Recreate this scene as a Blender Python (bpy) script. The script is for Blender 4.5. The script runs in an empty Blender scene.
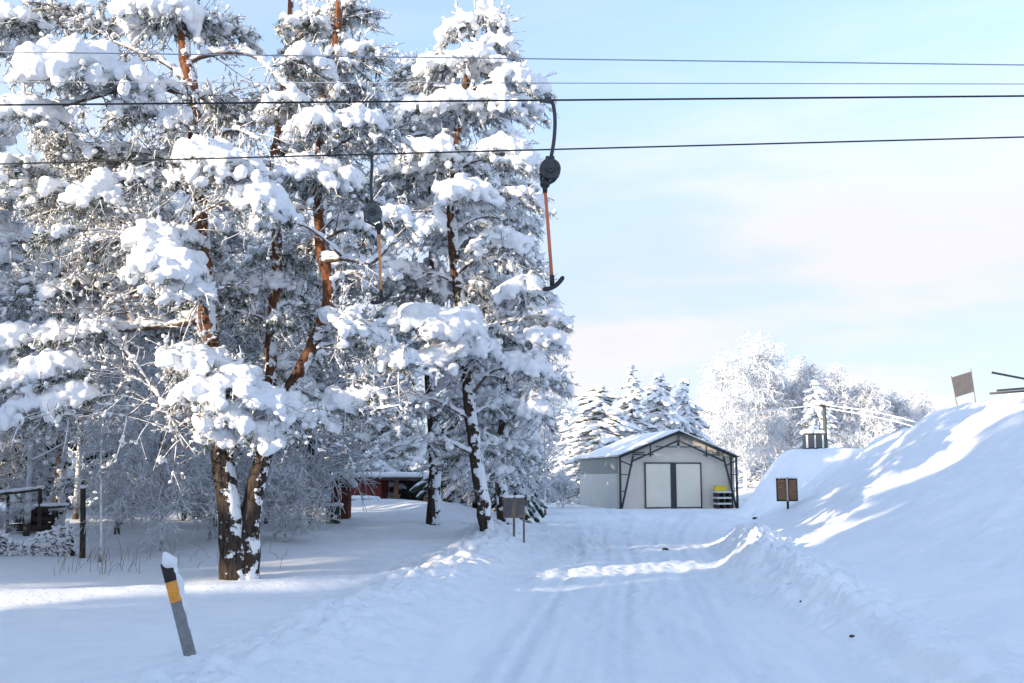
import bpy, bmesh, math, random
import numpy as np
from mathutils import Vector

# ------------------------------------------------------------------ camera, sky, sun, exposure
scene = bpy.context.scene
COL = scene.collection
W, H, F = 1024, 683, 995.0
EYE = 1.7
HORIZON = 479.0
PITCH = math.atan((HORIZON - H / 2) / F)

cam_data = bpy.data.cameras.new("camera")
cam = bpy.data.objects.new("camera", cam_data)
COL.objects.link(cam)
cam_data.sensor_width = 36.0
cam_data.lens = F / W * 36.0
cam_data.clip_start = 0.1
cam_data.clip_end = 6000
cam.location = (0, 0, EYE)
cam.rotation_euler = (math.radians(90) + PITCH, 0, 0)
scene.camera = cam

SUN_ELEV = math.radians(12.0)
SUN_DIR = Vector((-0.80 * math.cos(SUN_ELEV), -0.60 * math.cos(SUN_ELEV), math.sin(SUN_ELEV)))  # towards the sun

world = bpy.data.worlds.new("World")
scene.world = world
world.use_nodes = True
wn, wl = world.node_tree.nodes, world.node_tree.links
wn.clear()
w_out = wn.new("ShaderNodeOutputWorld")
w_bg = wn.new("ShaderNodeBackground")
w_sky = wn.new("ShaderNodeTexSky")
w_sky.sky_type = 'NISHITA'
w_sky.sun_disc = False
w_sky.sun_elevation = SUN_ELEV
w_sky.sun_rotation = math.atan2(SUN_DIR.x, SUN_DIR.y)
w_sky.air_density = 1.0
w_sky.dust_density = 0.3
w_sky.ozone_density = 1.5
w_bg.inputs["Strength"].default_value = 0.10
# thin cloud: a pale veil that thickens towards the horizon, broken by stretched noise
w_tc = wn.new("ShaderNodeTexCoord")
w_sep = wn.new("ShaderNodeSeparateXYZ")
wl.new(w_tc.outputs["Generated"], w_sep.inputs[0])
w_map = wn.new("ShaderNodeMapping")
w_map.inputs["Scale"].default_value = (1.6, 1.6, 7.0)
wl.new(w_tc.outputs["Generated"], w_map.inputs[0])
w_noise = wn.new("ShaderNodeTexNoise")
w_noise.inputs["Scale"].default_value = 1.7
w_noise.inputs["Detail"].default_value = 5
w_noise.inputs["Roughness"].default_value = 0.5
wl.new(w_map.outputs[0], w_noise.inputs["Vector"])
w_band = wn.new("ShaderNodeMapRange")
w_band.interpolation_type = 'SMOOTHSTEP'
w_band.inputs["From Min"].default_value = 0.50
w_band.inputs["From Max"].default_value = 0.20
w_band.inputs["To Min"].default_value = 0.22
w_band.inputs["To Max"].default_value = 1.0
wl.new(w_sep.outputs["Z"], w_band.inputs["Value"])
w_nr = wn.new("ShaderNodeMapRange")
w_nr.inputs["From Min"].default_value = 0.30
w_nr.inputs["From Max"].default_value = 0.66
w_nr.inputs["To Min"].default_value = 0.86
w_nr.inputs["To Max"].default_value = 1.0
wl.new(w_noise.outputs[0], w_nr.inputs["Value"])
w_mul = wn.new("ShaderNodeMath")
w_mul.operation = 'MULTIPLY'
wl.new(w_band.outputs[0], w_mul.inputs[0])
wl.new(w_nr.outputs[0], w_mul.inputs[1])
w_mix = wn.new("ShaderNodeMix")
w_mix.data_type = 'RGBA'
wl.new(w_mul.outputs[0], w_mix.inputs[0])
wl.new(w_sky.outputs[0], w_mix.inputs[6])
w_cc = wn.new("ShaderNodeMix"); w_cc.data_type = 'RGBA'
w_cn = wn.new("ShaderNodeMapRange"); w_cn.interpolation_type = 'SMOOTHSTEP'
w_cn.inputs["From Min"].default_value = 0.37; w_cn.inputs["From Max"].default_value = 0.57
wl.new(w_noise.outputs[0], w_cn.inputs["Value"]); wl.new(w_cn.outputs[0], w_cc.inputs[0])
w_cc.inputs[6].default_value = (1.56, 1.81, 2.26, 1)
w_cc.inputs[7].default_value = (2.16, 2.08, 2.22, 1)
w_dot = wn.new("ShaderNodeVectorMath"); w_dot.operation = 'DOT_PRODUCT'
wl.new(w_tc.outputs["Generated"], w_dot.inputs[0]); w_dot.inputs[1].default_value = SUN_DIR[:]
w_fwd = wn.new("ShaderNodeMapRange"); w_fwd.interpolation_type = 'SMOOTHSTEP'
w_fwd.inputs["From Min"].default_value = -0.35; w_fwd.inputs["From Max"].default_value = 0.9
w_fwd.inputs["To Min"].default_value = 1.0; w_fwd.inputs["To Max"].default_value = 2.2
wl.new(w_dot.outputs["Value"], w_fwd.inputs["Value"])
w_sc = wn.new("ShaderNodeVectorMath"); w_sc.operation = 'SCALE'
wl.new(w_cc.outputs[2], w_sc.inputs[0]); wl.new(w_fwd.outputs[0], w_sc.inputs["Scale"])
wl.new(w_sc.outputs[0], w_mix.inputs[7])
wl.new(w_mix.outputs[2], w_bg.inputs["Color"])
wl.new(w_bg.outputs[0], w_out.inputs["Surface"])

sun_data = bpy.data.lights.new("sun", 'SUN')
sun_data.energy = 2.0
sun_data.angle = math.radians(0.5)
sun_data.color = (1.0, 0.80, 0.58)
sun = bpy.data.objects.new("sun", sun_data)
COL.objects.link(sun)
sun.location = (-30, -30, 30)
sun.rotation_euler = SUN_DIR.to_track_quat('Z', 'Y').to_euler()

scene.view_settings.view_transform = 'Standard'
scene.view_settings.look = 'None'
scene.view_settings.gamma = 1
scene.view_settings.use_curve_mapping = False
scene.view_settings.exposure = 2.13
scene.cycles.max_bounces = 6
scene.cycles.diffuse_bounces = 4
scene.cycles.transparent_max_bounces = 4

# ------------------------------------------------------------------ helpers
CP, SP = math.cos(PITCH), math.sin(PITCH)

def ray(px, py):
    dx, dz = (px - W / 2) / F, (H / 2 - py) / F
    return np.array([dx, CP - dz * SP, SP + dz * CP])

def at(px, py, depth):
    d = ray(px, py)
    return np.array([0, 0, EYE]) + d * (depth / d[1])

def lattice(ix, iy, seed):
    n = (ix.astype(np.int64) * 374761393 + iy.astype(np.int64) * 668265263 + seed * 974634217) & 0xffffffff
    n = ((n ^ (n >> 13)) * 1274126177) & 0xffffffff
    n = (n ^ (n >> 16)) & 0xffffff
    return n / float(0xffffff)

def vnoise(x, y, seed=0):
    x = np.asarray(x, float); y = np.asarray(y, float)
    ix, iy = np.floor(x), np.floor(y)
    fx, fy = x - ix, y - iy
    fx = fx * fx * fx * (fx * (fx * 6 - 15) + 10); fy = fy * fy * fy * (fy * (fy * 6 - 15) + 10)
    a = lattice(ix, iy, seed); b = lattice(ix + 1, iy, seed)
    c = lattice(ix, iy + 1, seed); d = lattice(ix + 1, iy + 1, seed)
    return (a * (1 - fx) + b * fx) * (1 - fy) + (c * (1 - fx) + d * fx) * fy - 0.5

def fbm(x, y, oct=4, seed=0, gain=0.5):
    s, amp, tot = 0, 1.0, 0
    for k in range(oct):
        s = s + amp * vnoise(x * 2.03 ** k + 17.3 * k, y * 2.03 ** k - 9.1 * k, seed + k)
        amp *= gain
    return s

def sstep(a, b, x):
    t = np.clip((x - a) / (b - a), 0, 1)
    return t * t * (3 - 2 * t)

def norm(v):
    return v / np.maximum(np.linalg.norm(v, axis=-1, keepdims=True), 1e-9)

def raw_mesh(name, V, polys, smooth=True):
    """polys: list of int arrays (n,3) and (n,4)"""
    me = bpy.data.meshes.new(name)
    V = np.asarray(V, np.float32)
    polys = [np.asarray(p, np.int32) for p in polys if len(p)]
    me.vertices.add(len(V))
    me.vertices.foreach_set("co", V.ravel())
    nl = sum(p.size for p in polys); nf = sum(len(p) for p in polys)
    me.loops.add(nl)
    me.polygons.add(nf)
    me.loops.foreach_set("vertex_index", np.concatenate([p.ravel() for p in polys]))
    sizes = np.concatenate([np.full(len(p), p.shape[1], np.int32) for p in polys])
    starts = np.concatenate([[0], np.cumsum(sizes)[:-1]]).astype(np.int32)
    me.polygons.foreach_set("loop_start", starts)
    me.polygons.foreach_set("loop_total", sizes)
    me.polygons.foreach_set("use_smooth", np.full(nf, smooth, bool))
    me.update(calc_edges=True)
    return me

def link_mesh(name, me, mat, parent=None, loc=None):
    if mat is not None and not me.materials:
        for m in (mat if isinstance(mat, (list, tuple)) else [mat]):
            me.materials.append(m)
    o = bpy.data.objects.new(name, me)
    COL.objects.link(o)
    if parent is not None:
        o.parent = parent
    if loc is not None:
        o.location = loc
    return o

class Geo:
    """collects shapes that become ONE mesh"""
    def __init__(self):
        self.V, self.T, self.Q, self.n = [], [], [], 0
    def add(self, V, T=None, Q=None):
        V = np.asarray(V, float).reshape(-1, 3)
        if len(V) == 0: return self
        self.V.append(V)
        if T is not None and len(T): self.T.append(np.asarray(T) + self.n)
        if Q is not None and len(Q): self.Q.append(np.asarray(Q) + self.n)
        self.n += len(V)
        return self
    def arrays(self):
        V = np.concatenate(self.V) if self.V else np.zeros((0, 3))
        T = np.concatenate(self.T) if self.T else np.zeros((0, 3), int)
        Q = np.concatenate(self.Q) if self.Q else np.zeros((0, 4), int)
        return V, T, Q
    def merge(self, other, M=None, loc=(0, 0, 0)):
        V, T, Q = other.arrays()
        if M is not None: V = V @ np.asarray(M).T
        return self.add(V + np.asarray(loc), T, Q)
    def mesh(self, name, smooth=True, origin=(0, 0, 0)):
        V, T, Q = self.arrays()
        return raw_mesh(name, V - np.asarray(origin), [T, Q], smooth)
    # shapes
    def tubes(self, P, R, sides=6, cap=True):
        P = np.asarray(P, float); R = np.asarray(R, float)
        n, k, _ = P.shape
        if n == 0: return self
        t = np.empty_like(P)
        t[:, 1:-1] = P[:, 2:] - P[:, :-2]; t[:, 0] = P[:, 1] - P[:, 0]; t[:, -1] = P[:, -1] - P[:, -2]
        t = norm(t)
        mean = norm(P[:, -1] - P[:, 0])
        ref = np.where(np.abs(mean[:, 2:3]) > 0.75, np.array([[1., 0.15, 0]]), np.array([[0, 0, 1.]]))
        s = norm(np.cross(t, ref[:, None, :])); u = np.cross(s, t)
        a = np.arange(sides) / sides * 2 * math.pi
        ring = P[:, :, None, :] + R[:, :, None, None] * (np.cos(a)[None, None, :, None] * s[:, :, None, :] + np.sin(a)[None, None, :, None] * u[:, :, None, :])
        V = ring.reshape(-1, 3)
        i, j, m = np.meshgrid(np.arange(n), np.arange(k - 1), np.arange(sides), indexing='ij')
        base = i * k * sides + j * sides
        q = np.stack([base + m, base + (m + 1) % sides, base + sides + (m + 1) % sides, base + sides + m], -1).reshape(-1, 4)
        T = []
        if cap and sides > 2:
            for e in (0, k - 1):
                b0 = np.arange(n)[:, None] * k * sides + e * sides
                for m_ in range(1, sides - 1):
                    tri = np.stack([b0[:, 0], b0[:, 0] + (m_ + 1 if e == 0 else m_), b0[:, 0] + (m_ if e == 0 else m_ + 1)], -1)
                    T.append(tri)
            T = np.concatenate(T)
        return self.add(V, T if len(T) else None, q)
    def tube(self, pts, r, sides=8):
        pts = np.asarray(pts, float)
        rr = np.full(len(pts), r) if np.isscalar(r) else np.asarray(r, float)
        return self.tubes(pts[None], rr[None], sides)
    def box(self, c, s, rotz=0.0, R=None, bevel=0.0):
        c = np.asarray(c, float); s = np.asarray(s, float) / 2
        bm = bmesh.new()
        bmesh.ops.create_cube(bm, size=2)
        for v in bm.verts: v.co = Vector((v.co.x * s[0], v.co.y * s[1], v.co.z * s[2]))
        if bevel > 0:
            bmesh.ops.bevel(bm, geom=bm.edges[:], offset=bevel, segments=2, affect='EDGES', profile=0.7)
        bmesh.ops.triangulate(bm, faces=bm.faces[:])
        bm.verts.index_update()
        V = np.array([v.co[:] for v in bm.verts]); T = np.array([[v.index for v in f.verts] for f in bm.faces])
        bm.free()
        if R is None:
            cz, sz = math.cos(rotz), math.sin(rotz)
            R = np.array([[cz, -sz, 0], [sz, cz, 0], [0, 0, 1]])
        return self.add(V @ np.asarray(R).T + c, T)
    def lumps(self, C, RAD, tmpl=1, rng=None, jit=0.12, axes=None):
        """C (n,3), RAD (n,3) ; axes optional (n,3,3) rows = local axes"""
        C = np.asarray(C, float)
        if len(C) == 0: return self
        RAD = np.asarray(RAD, float)
        TV, TF = ICO[tmpl]
        loc = TV[None] * RAD[:, None, :]
        if rng is not None and jit > 0:
            loc = loc * (1 + jit * rng.standard_normal((len(C), len(TV), 1)))
        if axes is not None:
            loc = np.einsum('nvk,nkj->nvj', loc, axes)
        V = (loc + C[:, None, :]).reshape(-1, 3)
        T = (TF[None] + (np.arange(len(C)) * len(TV))[:, None, None]).reshape(-1, 3)
        return self.add(V, T)

def _ico(sub):
    bm = bmesh.new()
    bmesh.ops.create_icosphere(bm, subdivisions=sub, radius=1)
    bm.verts.index_update()
    V = np.array([v.co[:] for v in bm.verts]); T = np.array([[v.index for v in f.verts] for f in bm.faces])
    bm.free()
    return V, T
ICO = {1: _ico(1), 2: _ico(2), 3: _ico(3)}

def remeshed(geo, voxel, smooth_iter=3, name="snow_load", origin=(0, 0, 0), rough=0.0):
    """fuse overlapping snow lumps into one pillowy skin"""
    tmp = bpy.data.objects.new("tmp", geo.mesh("tmp", origin=origin))
    COL.objects.link(tmp)
    m = tmp.modifiers.new("r", 'REMESH'); m.mode = 'VOXEL'; m.voxel_size = voxel; m.use_smooth_shade = True
    if smooth_iter:
        s = tmp.modifiers.new("s", 'SMOOTH'); s.factor = 0.5; s.iterations = smooth_iter
    if rough:
        tx = bpy.data.textures.new("snow_grain", 'CLOUDS'); tx.noise_scale = voxel * 4.5; tx.noise_depth = 2
        dm = tmp.modifiers.new("d", 'DISPLACE'); dm.texture = tx; dm.strength = rough; dm.mid_level = 0.5; dm.texture_coords = 'LOCAL'
    dg = bpy.context.evaluated_depsgraph_get()
    me = bpy.data.meshes.new_from_object(tmp.evaluated_get(dg))
    me.name = name
    old = tmp.data
    bpy.data.objects.remove(tmp); bpy.data.meshes.remove(old)
    me.polygons.foreach_set("use_smooth", np.ones(len(me.polygons), bool))
    return me

def thing(name, label, cat, loc=(0, 0, 0), group=None, rotz=0.0):
    o = bpy.data.objects.new(name, None)
    o.empty_display_size = 0.3
    COL.objects.link(o)
    o.location = loc; o.rotation_euler = (0, 0, rotz)
    o["label"] = label; o["category"] = cat
    if group: o["group"] = group
    return o

def tag(o, label, cat, group=None):
    o["label"] = label; o["category"] = cat
    if group: o["group"] = group
    return o

def part(name, geo, mat, parent, origin=(0, 0, 0), smooth=True):
    return link_mesh(name, geo.mesh(name, smooth, origin), mat, parent)

def dup(root, loc, rotz=0.0, scale=1.0, label=None, group=None):
    r = root.copy(); COL.objects.link(r)
    r.location = loc; r.rotation_euler = (0, 0, rotz)
    r.scale = (scale,) * 3 if np.isscalar(scale) else scale
    if label: r["label"] = label
    if group: r["group"] = group
    for ch in list(root.children):
        c = ch.copy(); COL.objects.link(c); c.parent = r
        for g in ch.children:
            d = g.copy(); COL.objects.link(d); d.parent = c
    return r

def bez(p0, p1, p2, p3, k):
    t = np.linspace(0, 1, k)[:, None]
    p0, p1, p2, p3 = [np.asarray(p, float) for p in (p0, p1, p2, p3)]
    if p0.ndim == 2:
        t = t[None]; p0, p1, p2, p3 = [p[:, None, :] for p in (p0, p1, p2, p3)]
    return (1 - t) ** 3 * p0 + 3 * (1 - t) ** 2 * t * p1 + 3 * (1 - t) * t * t * p2 + t ** 3 * p3

def catmull(P, n):
    P = np.asarray(P, float)
    Q = np.vstack([2 * P[0] - P[1], P, 2 * P[-1] - P[-2]])
    u = np.linspace(0, len(P) - 1 - 1e-6, n)
    i = u.astype(int); t = (u - i)[:, None]
    a, b, c, d = Q[i], Q[i + 1], Q[i + 2], Q[i + 3]
    return 0.5 * (2 * b + (c - a) * t + (2 * a - 5 * b + 4 * c - d) * t ** 2 + (3 * b - a - 3 * c + d) * t ** 3)

# ------------------------------------------------------------------ materials
def new_mat(name, rough=0.7, color=(0.5, 0.5, 0.5), spec=0.3, metal=0.0):
    m = bpy.data.materials.new(name); m.use_nodes = True
    b = m.node_tree.nodes["Principled BSDF"]
    b.inputs["Base Color"].default_value = (*color, 1)
    b.inputs["Roughness"].default_value = rough
    b.inputs["Specular IOR Level"].default_value = spec
    b.inputs["Metallic"].default_value = metal
    return m, m.node_tree.nodes, m.node_tree.links, b

def noise_node(n, l, scale, detail=4, rough=0.55, coord="Object", stretch=None):
    tc = n.new("ShaderNodeTexCoord"); nz = n.new("ShaderNodeTexNoise")
    nz.inputs["Scale"].default_value = scale; nz.inputs["Detail"].default_value = detail; nz.inputs["Roughness"].default_value = rough
    if stretch:
        mp = n.new("ShaderNodeMapping"); mp.inputs["Scale"].default_value = stretch
        l.new(tc.outputs[coord], mp.inputs[0]); l.new(mp.outputs[0], nz.inputs["Vector"])
    else:
        l.new(tc.outputs[coord], nz.inputs["Vector"])
    return nz.outputs[0]

def ramp(n, l, src, stops):
    r = n.new("ShaderNodeValToRGB")
    while len(r.color_ramp.elements) < len(stops): r.color_ramp.elements.new(0.5)
    for e, (p, c) in zip(r.color_ramp.elements, stops):
        e.position = p; e.color = (*c, 1)
    l.new(src, r.inputs[0])
    return r.outputs[0]

def bump(n, l, b, src, dist, strength=1.0):
    bp = n.new("ShaderNodeBump"); bp.inputs["Distance"].default_value = dist; bp.inputs["Strength"].default_value = strength
    l.new(src, bp.inputs["Height"])
    l.new(bp.outputs[0], b.inputs["Normal"])

def mixc(n, l, fac, a, b):
    m = n.new("ShaderNodeMix"); m.data_type = 'RGBA'
    l.new(fac, m.inputs[0])
    for s, k in ((a, 6), (b, 7)):
        if isinstance(s, tuple): m.inputs[k].default_value = (*s, 1)
        else: l.new(s, m.inputs[k])
    return m.outputs[2]

def math_n(n, l, op, a, b=None):
    m = n.new("ShaderNodeMath"); m.operation = op
    for k, s in enumerate((a, b)):
        if s is None: continue
        if isinstance(s, (int, float)): m.inputs[k].default_value = s
        else: l.new(s, m.inputs[k])
    return m.outputs[0]

SNOW = (0.84, 0.885, 0.94)

def make_snow(name, scale, dist, c0=(0.80, 0.855, 0.93), c1=(0.88, 0.915, 0.955), stretch=None):
    m, n, l, b = new_mat(name, rough=0.65, spec=0.25)
    a = noise_node(n, l, scale * 0.25, 3, stretch=stretch)
    l.new(ramp(n, l, a, [(0.3, c0), (0.7, c1)]), b.inputs["Base Color"])
    d = noise_node(n, l, scale, 6, 0.62, stretch=stretch)
    fine = noise_node(n, l, scale * 6.0, 3, 0.7)
    tot = math_n(n, l, 'ADD', d, math_n(n, l, 'MULTIPLY', fine, 0.35))
    bump(n, l, b, tot, dist, 0.8)
    return m
M_snow = make_snow("fresh_snow", 9.0, 0.03)
M_road = make_snow("packed_snow", 9.0, 0.02, (0.78, 0.84, 0.92), (0.88, 0.915, 0.955), (1.0, 0.10, 1.0))
def add_tracks(m):
    n, l = m.node_tree.nodes, m.node_tree.links; b = n["Principled BSDF"]
    at_ = n.new("ShaderNodeAttribute"); at_.attribute_name = "packed"
    src = b.inputs["Base Color"].links[0].from_socket
    fine = noise_node(n, l, 40.0, 3, 0.7)
    f = math_n(n, l, 'MULTIPLY', at_.outputs["Fac"], math_n(n, l, 'ADD', 0.45, fine))
    f2 = math_n(n, l, 'MULTIPLY', f, 0.75)
    l.new(mixc(n, l, f2, src, (0.60, 0.69, 0.80)), b.inputs["Base Color"])
    mr = n.new("ShaderNodeMapRange"); mr.inputs["To Min"].default_value = 0.68; mr.inputs["To Max"].default_value = 0.42
    l.new(f, mr.inputs["Value"]); l.new(mr.outputs[0], b.inputs["Roughness"])
add_tracks(M_road)
M_bank = make_snow("bank_snow", 5.0, 0.03)
M_load = make_snow("branch_snow", 16.0, 0.035, (0.83, 0.875, 0.93), (0.91, 0.93, 0.96))

def snow_topped(name, dark_stops, thresh=0.1, soft=0.25, noise_scale=9.0, amount=0.9, snow=SNOW, rough=0.8, dscale=6.0):
    """snow lies where the surface faces up, broken by noise"""
    m, n, l, b = new_mat(name, rough=rough, spec=0.15)
    g = n.new("ShaderNodeNewGeometry"); sx = n.new("ShaderNodeSeparateXYZ")
    l.new(g.outputs["Normal"], sx.inputs[0])
    nz = noise_node(n, l, noise_scale, 3)
    s = math_n(n, l, 'ADD', sx.outputs["Z"], math_n(n, l, 'MULTIPLY', math_n(n, l, 'SUBTRACT', nz, 0.5), amount * 2))
    mr = n.new("ShaderNodeMapRange"); mr.inputs["From Min"].default_value = thresh - soft; mr.inputs["From Max"].default_value = thresh + soft
    l.new(s, mr.inputs["Value"])
    dark = ramp(n, l, noise_node(n, l, dscale, 4), dark_stops)
    l.new(mixc(n, l, mr.outputs[0], dark, snow), b.inputs["Base Color"])
    return m
BARK_STOPS = [(0.3, (0.07, 0.05, 0.04)), (0.7, (0.16, 0.115, 0.085))]
M_twig = snow_topped("frosted_twig", BARK_STOPS, -0.12, 0.3, 6.0, 0.7)
M_twig_far = snow_topped("hoarfrost_twig", [(0.3, (0.30, 0.30, 0.31)), (0.7, (0.55, 0.55, 0.56))], -0.6, 0.4, 3.0, 0.8)
M_spruce = snow_topped("snowy_spruce", [(0.3, (0.022, 0.035, 0.026)), (0.7, (0.055, 0.075, 0.05))], 0.12, 0.2, 3.5, 0.7)
M_spruce_white = snow_topped("white_spruce", [(0.3, (0.05, 0.06, 0.04)), (0.7, (0.2, 0.2, 0.17))], -0.62, 0.3, 2.0, 1.5)
M_thicket = snow_topped("thicket_twig", [(0.3, (0.09, 0.08, 0.075)), (0.7, (0.3, 0.27, 0.25))], -0.45, 0.35, 3.0, 0.8)

def make_needles():
    m, n, l, b = new_mat("pine_needles", rough=0.7, spec=0.2)
    a = noise_node(n, l, 2.5, 3)
    green = ramp(n, l, a, [(0.35, (0.04, 0.056, 0.034)), (0.6, (0.09, 0.10, 0.055)), (0.8, (0.17, 0.13, 0.075))])
    f = noise_node(n, l, 11.0, 2)
    mr = n.new("ShaderNodeMapRange"); mr.inputs["From Min"].default_value = 0.455; mr.inputs["From Max"].default_value = 0.60
    l.new(f, mr.inputs["Value"])
    l.new(mixc(n, l, mr.outputs[0], green, (0.72, 0.75, 0.78)), b.inputs["Base Color"])
    return m
M_needle = make_needles()

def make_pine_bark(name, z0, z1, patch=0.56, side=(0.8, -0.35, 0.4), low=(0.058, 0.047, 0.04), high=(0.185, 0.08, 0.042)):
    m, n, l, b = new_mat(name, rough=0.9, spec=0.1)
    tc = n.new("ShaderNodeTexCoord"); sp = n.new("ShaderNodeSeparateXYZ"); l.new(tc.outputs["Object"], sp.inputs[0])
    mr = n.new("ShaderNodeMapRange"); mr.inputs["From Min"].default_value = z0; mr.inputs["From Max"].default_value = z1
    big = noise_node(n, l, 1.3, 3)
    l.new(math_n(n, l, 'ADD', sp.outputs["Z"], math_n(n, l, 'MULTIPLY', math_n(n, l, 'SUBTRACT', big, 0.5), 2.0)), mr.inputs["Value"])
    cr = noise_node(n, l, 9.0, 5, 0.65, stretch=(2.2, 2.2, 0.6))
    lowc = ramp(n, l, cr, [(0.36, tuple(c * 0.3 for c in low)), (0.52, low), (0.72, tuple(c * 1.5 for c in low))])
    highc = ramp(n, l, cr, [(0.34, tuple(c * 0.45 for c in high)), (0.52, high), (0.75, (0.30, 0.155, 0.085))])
    col = mixc(n, l, mr.outputs[0], lowc, highc)
    # wind-plastered snow on the lee side
    g = n.new("ShaderNodeNewGeometry"); dp = n.new("ShaderNodeVectorMath"); dp.operation = 'DOT_PRODUCT'
    l.new(g.outputs["Normal"], dp.inputs[0]); dp.inputs[1].default_value = side
    pn = noise_node(n, l, 4.5, 5, 0.6)
    s = math_n(n, l, 'ADD', pn, math_n(n, l, 'MULTIPLY', dp.outputs["Value"], 0.16))
    m2 = n.new("ShaderNodeMapRange"); m2.inputs["From Min"].default_value = patch; m2.inputs["From Max"].default_value = patch + 0.03
    l.new(s, m2.inputs["Value"])
    l.new(mixc(n, l, m2.outputs[0], col, SNOW), b.inputs["Base Color"])
    hs = math_n(n, l, 'ADD', cr, math_n(n, l, 'MULTIPLY', m2.outputs[0], 0.6))
    bump(n, l, b, hs, 0.05, 0.9)
    return m
M_bark = make_pine_bark("pine_bark", 2.2, 4.6, 0.625)
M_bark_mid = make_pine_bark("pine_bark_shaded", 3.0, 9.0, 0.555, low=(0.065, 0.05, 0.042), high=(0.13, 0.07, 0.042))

def plain(name, c, rough=0.6, spec=0.3, metal=0.0, var=0.15, scale=6.0, bmp=0.0, stretch=None):
    m, n, l, b = new_mat(name, rough, c, spec, metal)
    a = noise_node(n, l, scale, 4, 0.6, stretch=stretch)
    l.new(ramp(n, l, a, [(0.3, tuple(x * (1 - var) for x in c)), (0.7, tuple(min(1, x * (1 + var)) for x in c))]), b.inputs["Base Color"])
    if bmp: bump(n, l, b, a, bmp, 0.7)
    return m
M_black = plain("black_rubber", (0.02, 0.022, 0.026), 0.5, 0.4)
M_drum = plain("dark_painted_steel", (0.035, 0.042, 0.05), 0.45, 0.4, var=0.3, scale=14)
M_drum_grey = plain("grey_painted_steel", (0.085, 0.105, 0.11), 0.5, 0.4, var=0.25, scale=14)
M_orange_pole = plain("orange_red_fibreglass", (0.60, 0.17, 0.085), 0.45, 0.4, var=0.12, scale=20)
M_orange_pole2 = plain("orange_fibreglass", (0.62, 0.27, 0.10), 0.45, 0.4, var=0.12, scale=20)
M_cable = plain("black_cable", (0.02, 0.024, 0.03), 0.5, 0.3)
M_cable_grey = plain("grey_cable", (0.30, 0.34, 0.40), 0.5, 0.3)
M_post_grey = plain("grey_plastic", (0.20, 0.21, 0.22), 0.55, 0.3, var=0.2, scale=18)
M_post_black = plain("black_plastic", (0.02, 0.02, 0.022), 0.5, 0.3)
M_post_orange = plain("amber_reflector", (0.72, 0.30, 0.035), 0.4, 0.5, var=0.25, scale=30)
M_wood = plain("weathered_wood", (0.17, 0.145, 0.12), 0.85, 0.1, var=0.35, scale=8, bmp=0.01, stretch=(3, 3, 0.4))
M_wood_brown = plain("brown_board", (0.22, 0.125, 0.075), 0.8, 0.15, var=0.35, scale=6, bmp=0.006, stretch=(1, 1, 3))
M_wood_dark = plain("dark_wet_wood", (0.06, 0.05, 0.042), 0.85, 0.1, var=0.4, scale=8)
M_board_grey = plain("grey_board", (0.105, 0.103, 0.11), 0.7, 0.2, var=0.15, scale=4)
M_lit_edge = plain("sunlit_edge", (0.50, 0.42, 0.36), 0.7, 0.2)  # sunlight on the brown board's middle edge, put into the colour
M_steel = plain("galvanised_steel", (0.07, 0.075, 0.08), 0.5, 0.4, var=0.2)
M_steel_dark = plain("dark_steel", (0.035, 0.045, 0.05), 0.5, 0.35, var=0.25)
M_canvas = plain("pale_canvas", (0.60, 0.57, 0.51), 0.75, 0.15, var=0.05, scale=1.2, bmp=0.02)
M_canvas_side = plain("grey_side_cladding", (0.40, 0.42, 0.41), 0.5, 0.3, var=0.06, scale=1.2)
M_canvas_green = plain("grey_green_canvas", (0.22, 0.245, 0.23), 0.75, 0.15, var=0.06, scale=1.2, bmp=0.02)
M_door = plain("cream_door_canvas", (0.68, 0.65, 0.57), 0.7, 0.15, var=0.05, scale=1.0, bmp=0.02)
M_yellow = plain("yellow_plastic", (0.52, 0.42, 0.03), 0.5, 0.3, var=0.1)
M_white = plain("white_paint", (0.75, 0.76, 0.77), 0.6, 0.3, var=0.05)
M_pallet = plain("snow_dusted_pallet_wood", (0.52, 0.53, 0.54), 0.8, 0.15, var=0.25)
M_green = plain("dark_green_paint", (0.03, 0.055, 0.042), 0.6, 0.3, var=0.2)
M_pole_green = plain("greenish_treated_pole", (0.07, 0.095, 0.085), 0.8, 0.1, var=0.25, scale=5, stretch=(3, 3, 0.4))
M_red_dark = plain("dark_red_boards", (0.12, 0.045, 0.033), 0.85, 0.1, var=0.4, scale=7)
M_red = plain("red_boards", (0.21, 0.052, 0.046), 0.8, 0.15, var=0.25, scale=6, stretch=(5, 5, 0.5))
M_carpaint = plain("dark_blue_car_paint", (0.02, 0.026, 0.035), 0.25, 0.5, var=0.1)
M_glass = plain("dark_window_glass", (0.035, 0.045, 0.06), 0.08, 0.6, var=0.05)
M_rim = plain("alloy_rim", (0.30, 0.31, 0.32), 0.4, 0.5)
M_lamp = plain("headlight_glass", (0.55, 0.57, 0.6), 0.15, 0.5)
M_grass = plain("dry_grass", (0.24, 0.18, 0.11), 0.9, 0.1)

# ------------------------------------------------------------------ terrain
XL_Y = np.array([-40, 4, 8, 14, 21, 33, 45, 52, 60, 400.])
XL_X = np.array([-2.4, -1.6, -1.1, -0.35, 0.45, 0.9, 0.6, -1.0, -2.0, -2.0])
XR_Y = np.array([-40, 4, 8, 12, 18.6, 27.7, 34, 41, 50, 60, 400.])
XR_X = np.array([3.4, 3.2, 3.2, 3.5, 4.4, 6.0, 7.4, 9.6, 12.5, 17, 17.])

def smooth_interp(y, xs, ys):
    return (np.interp(y - 2, xs, ys) + np.interp(y, xs, ys) * 2 + np.interp(y + 2, xs, ys)) / 4

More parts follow.
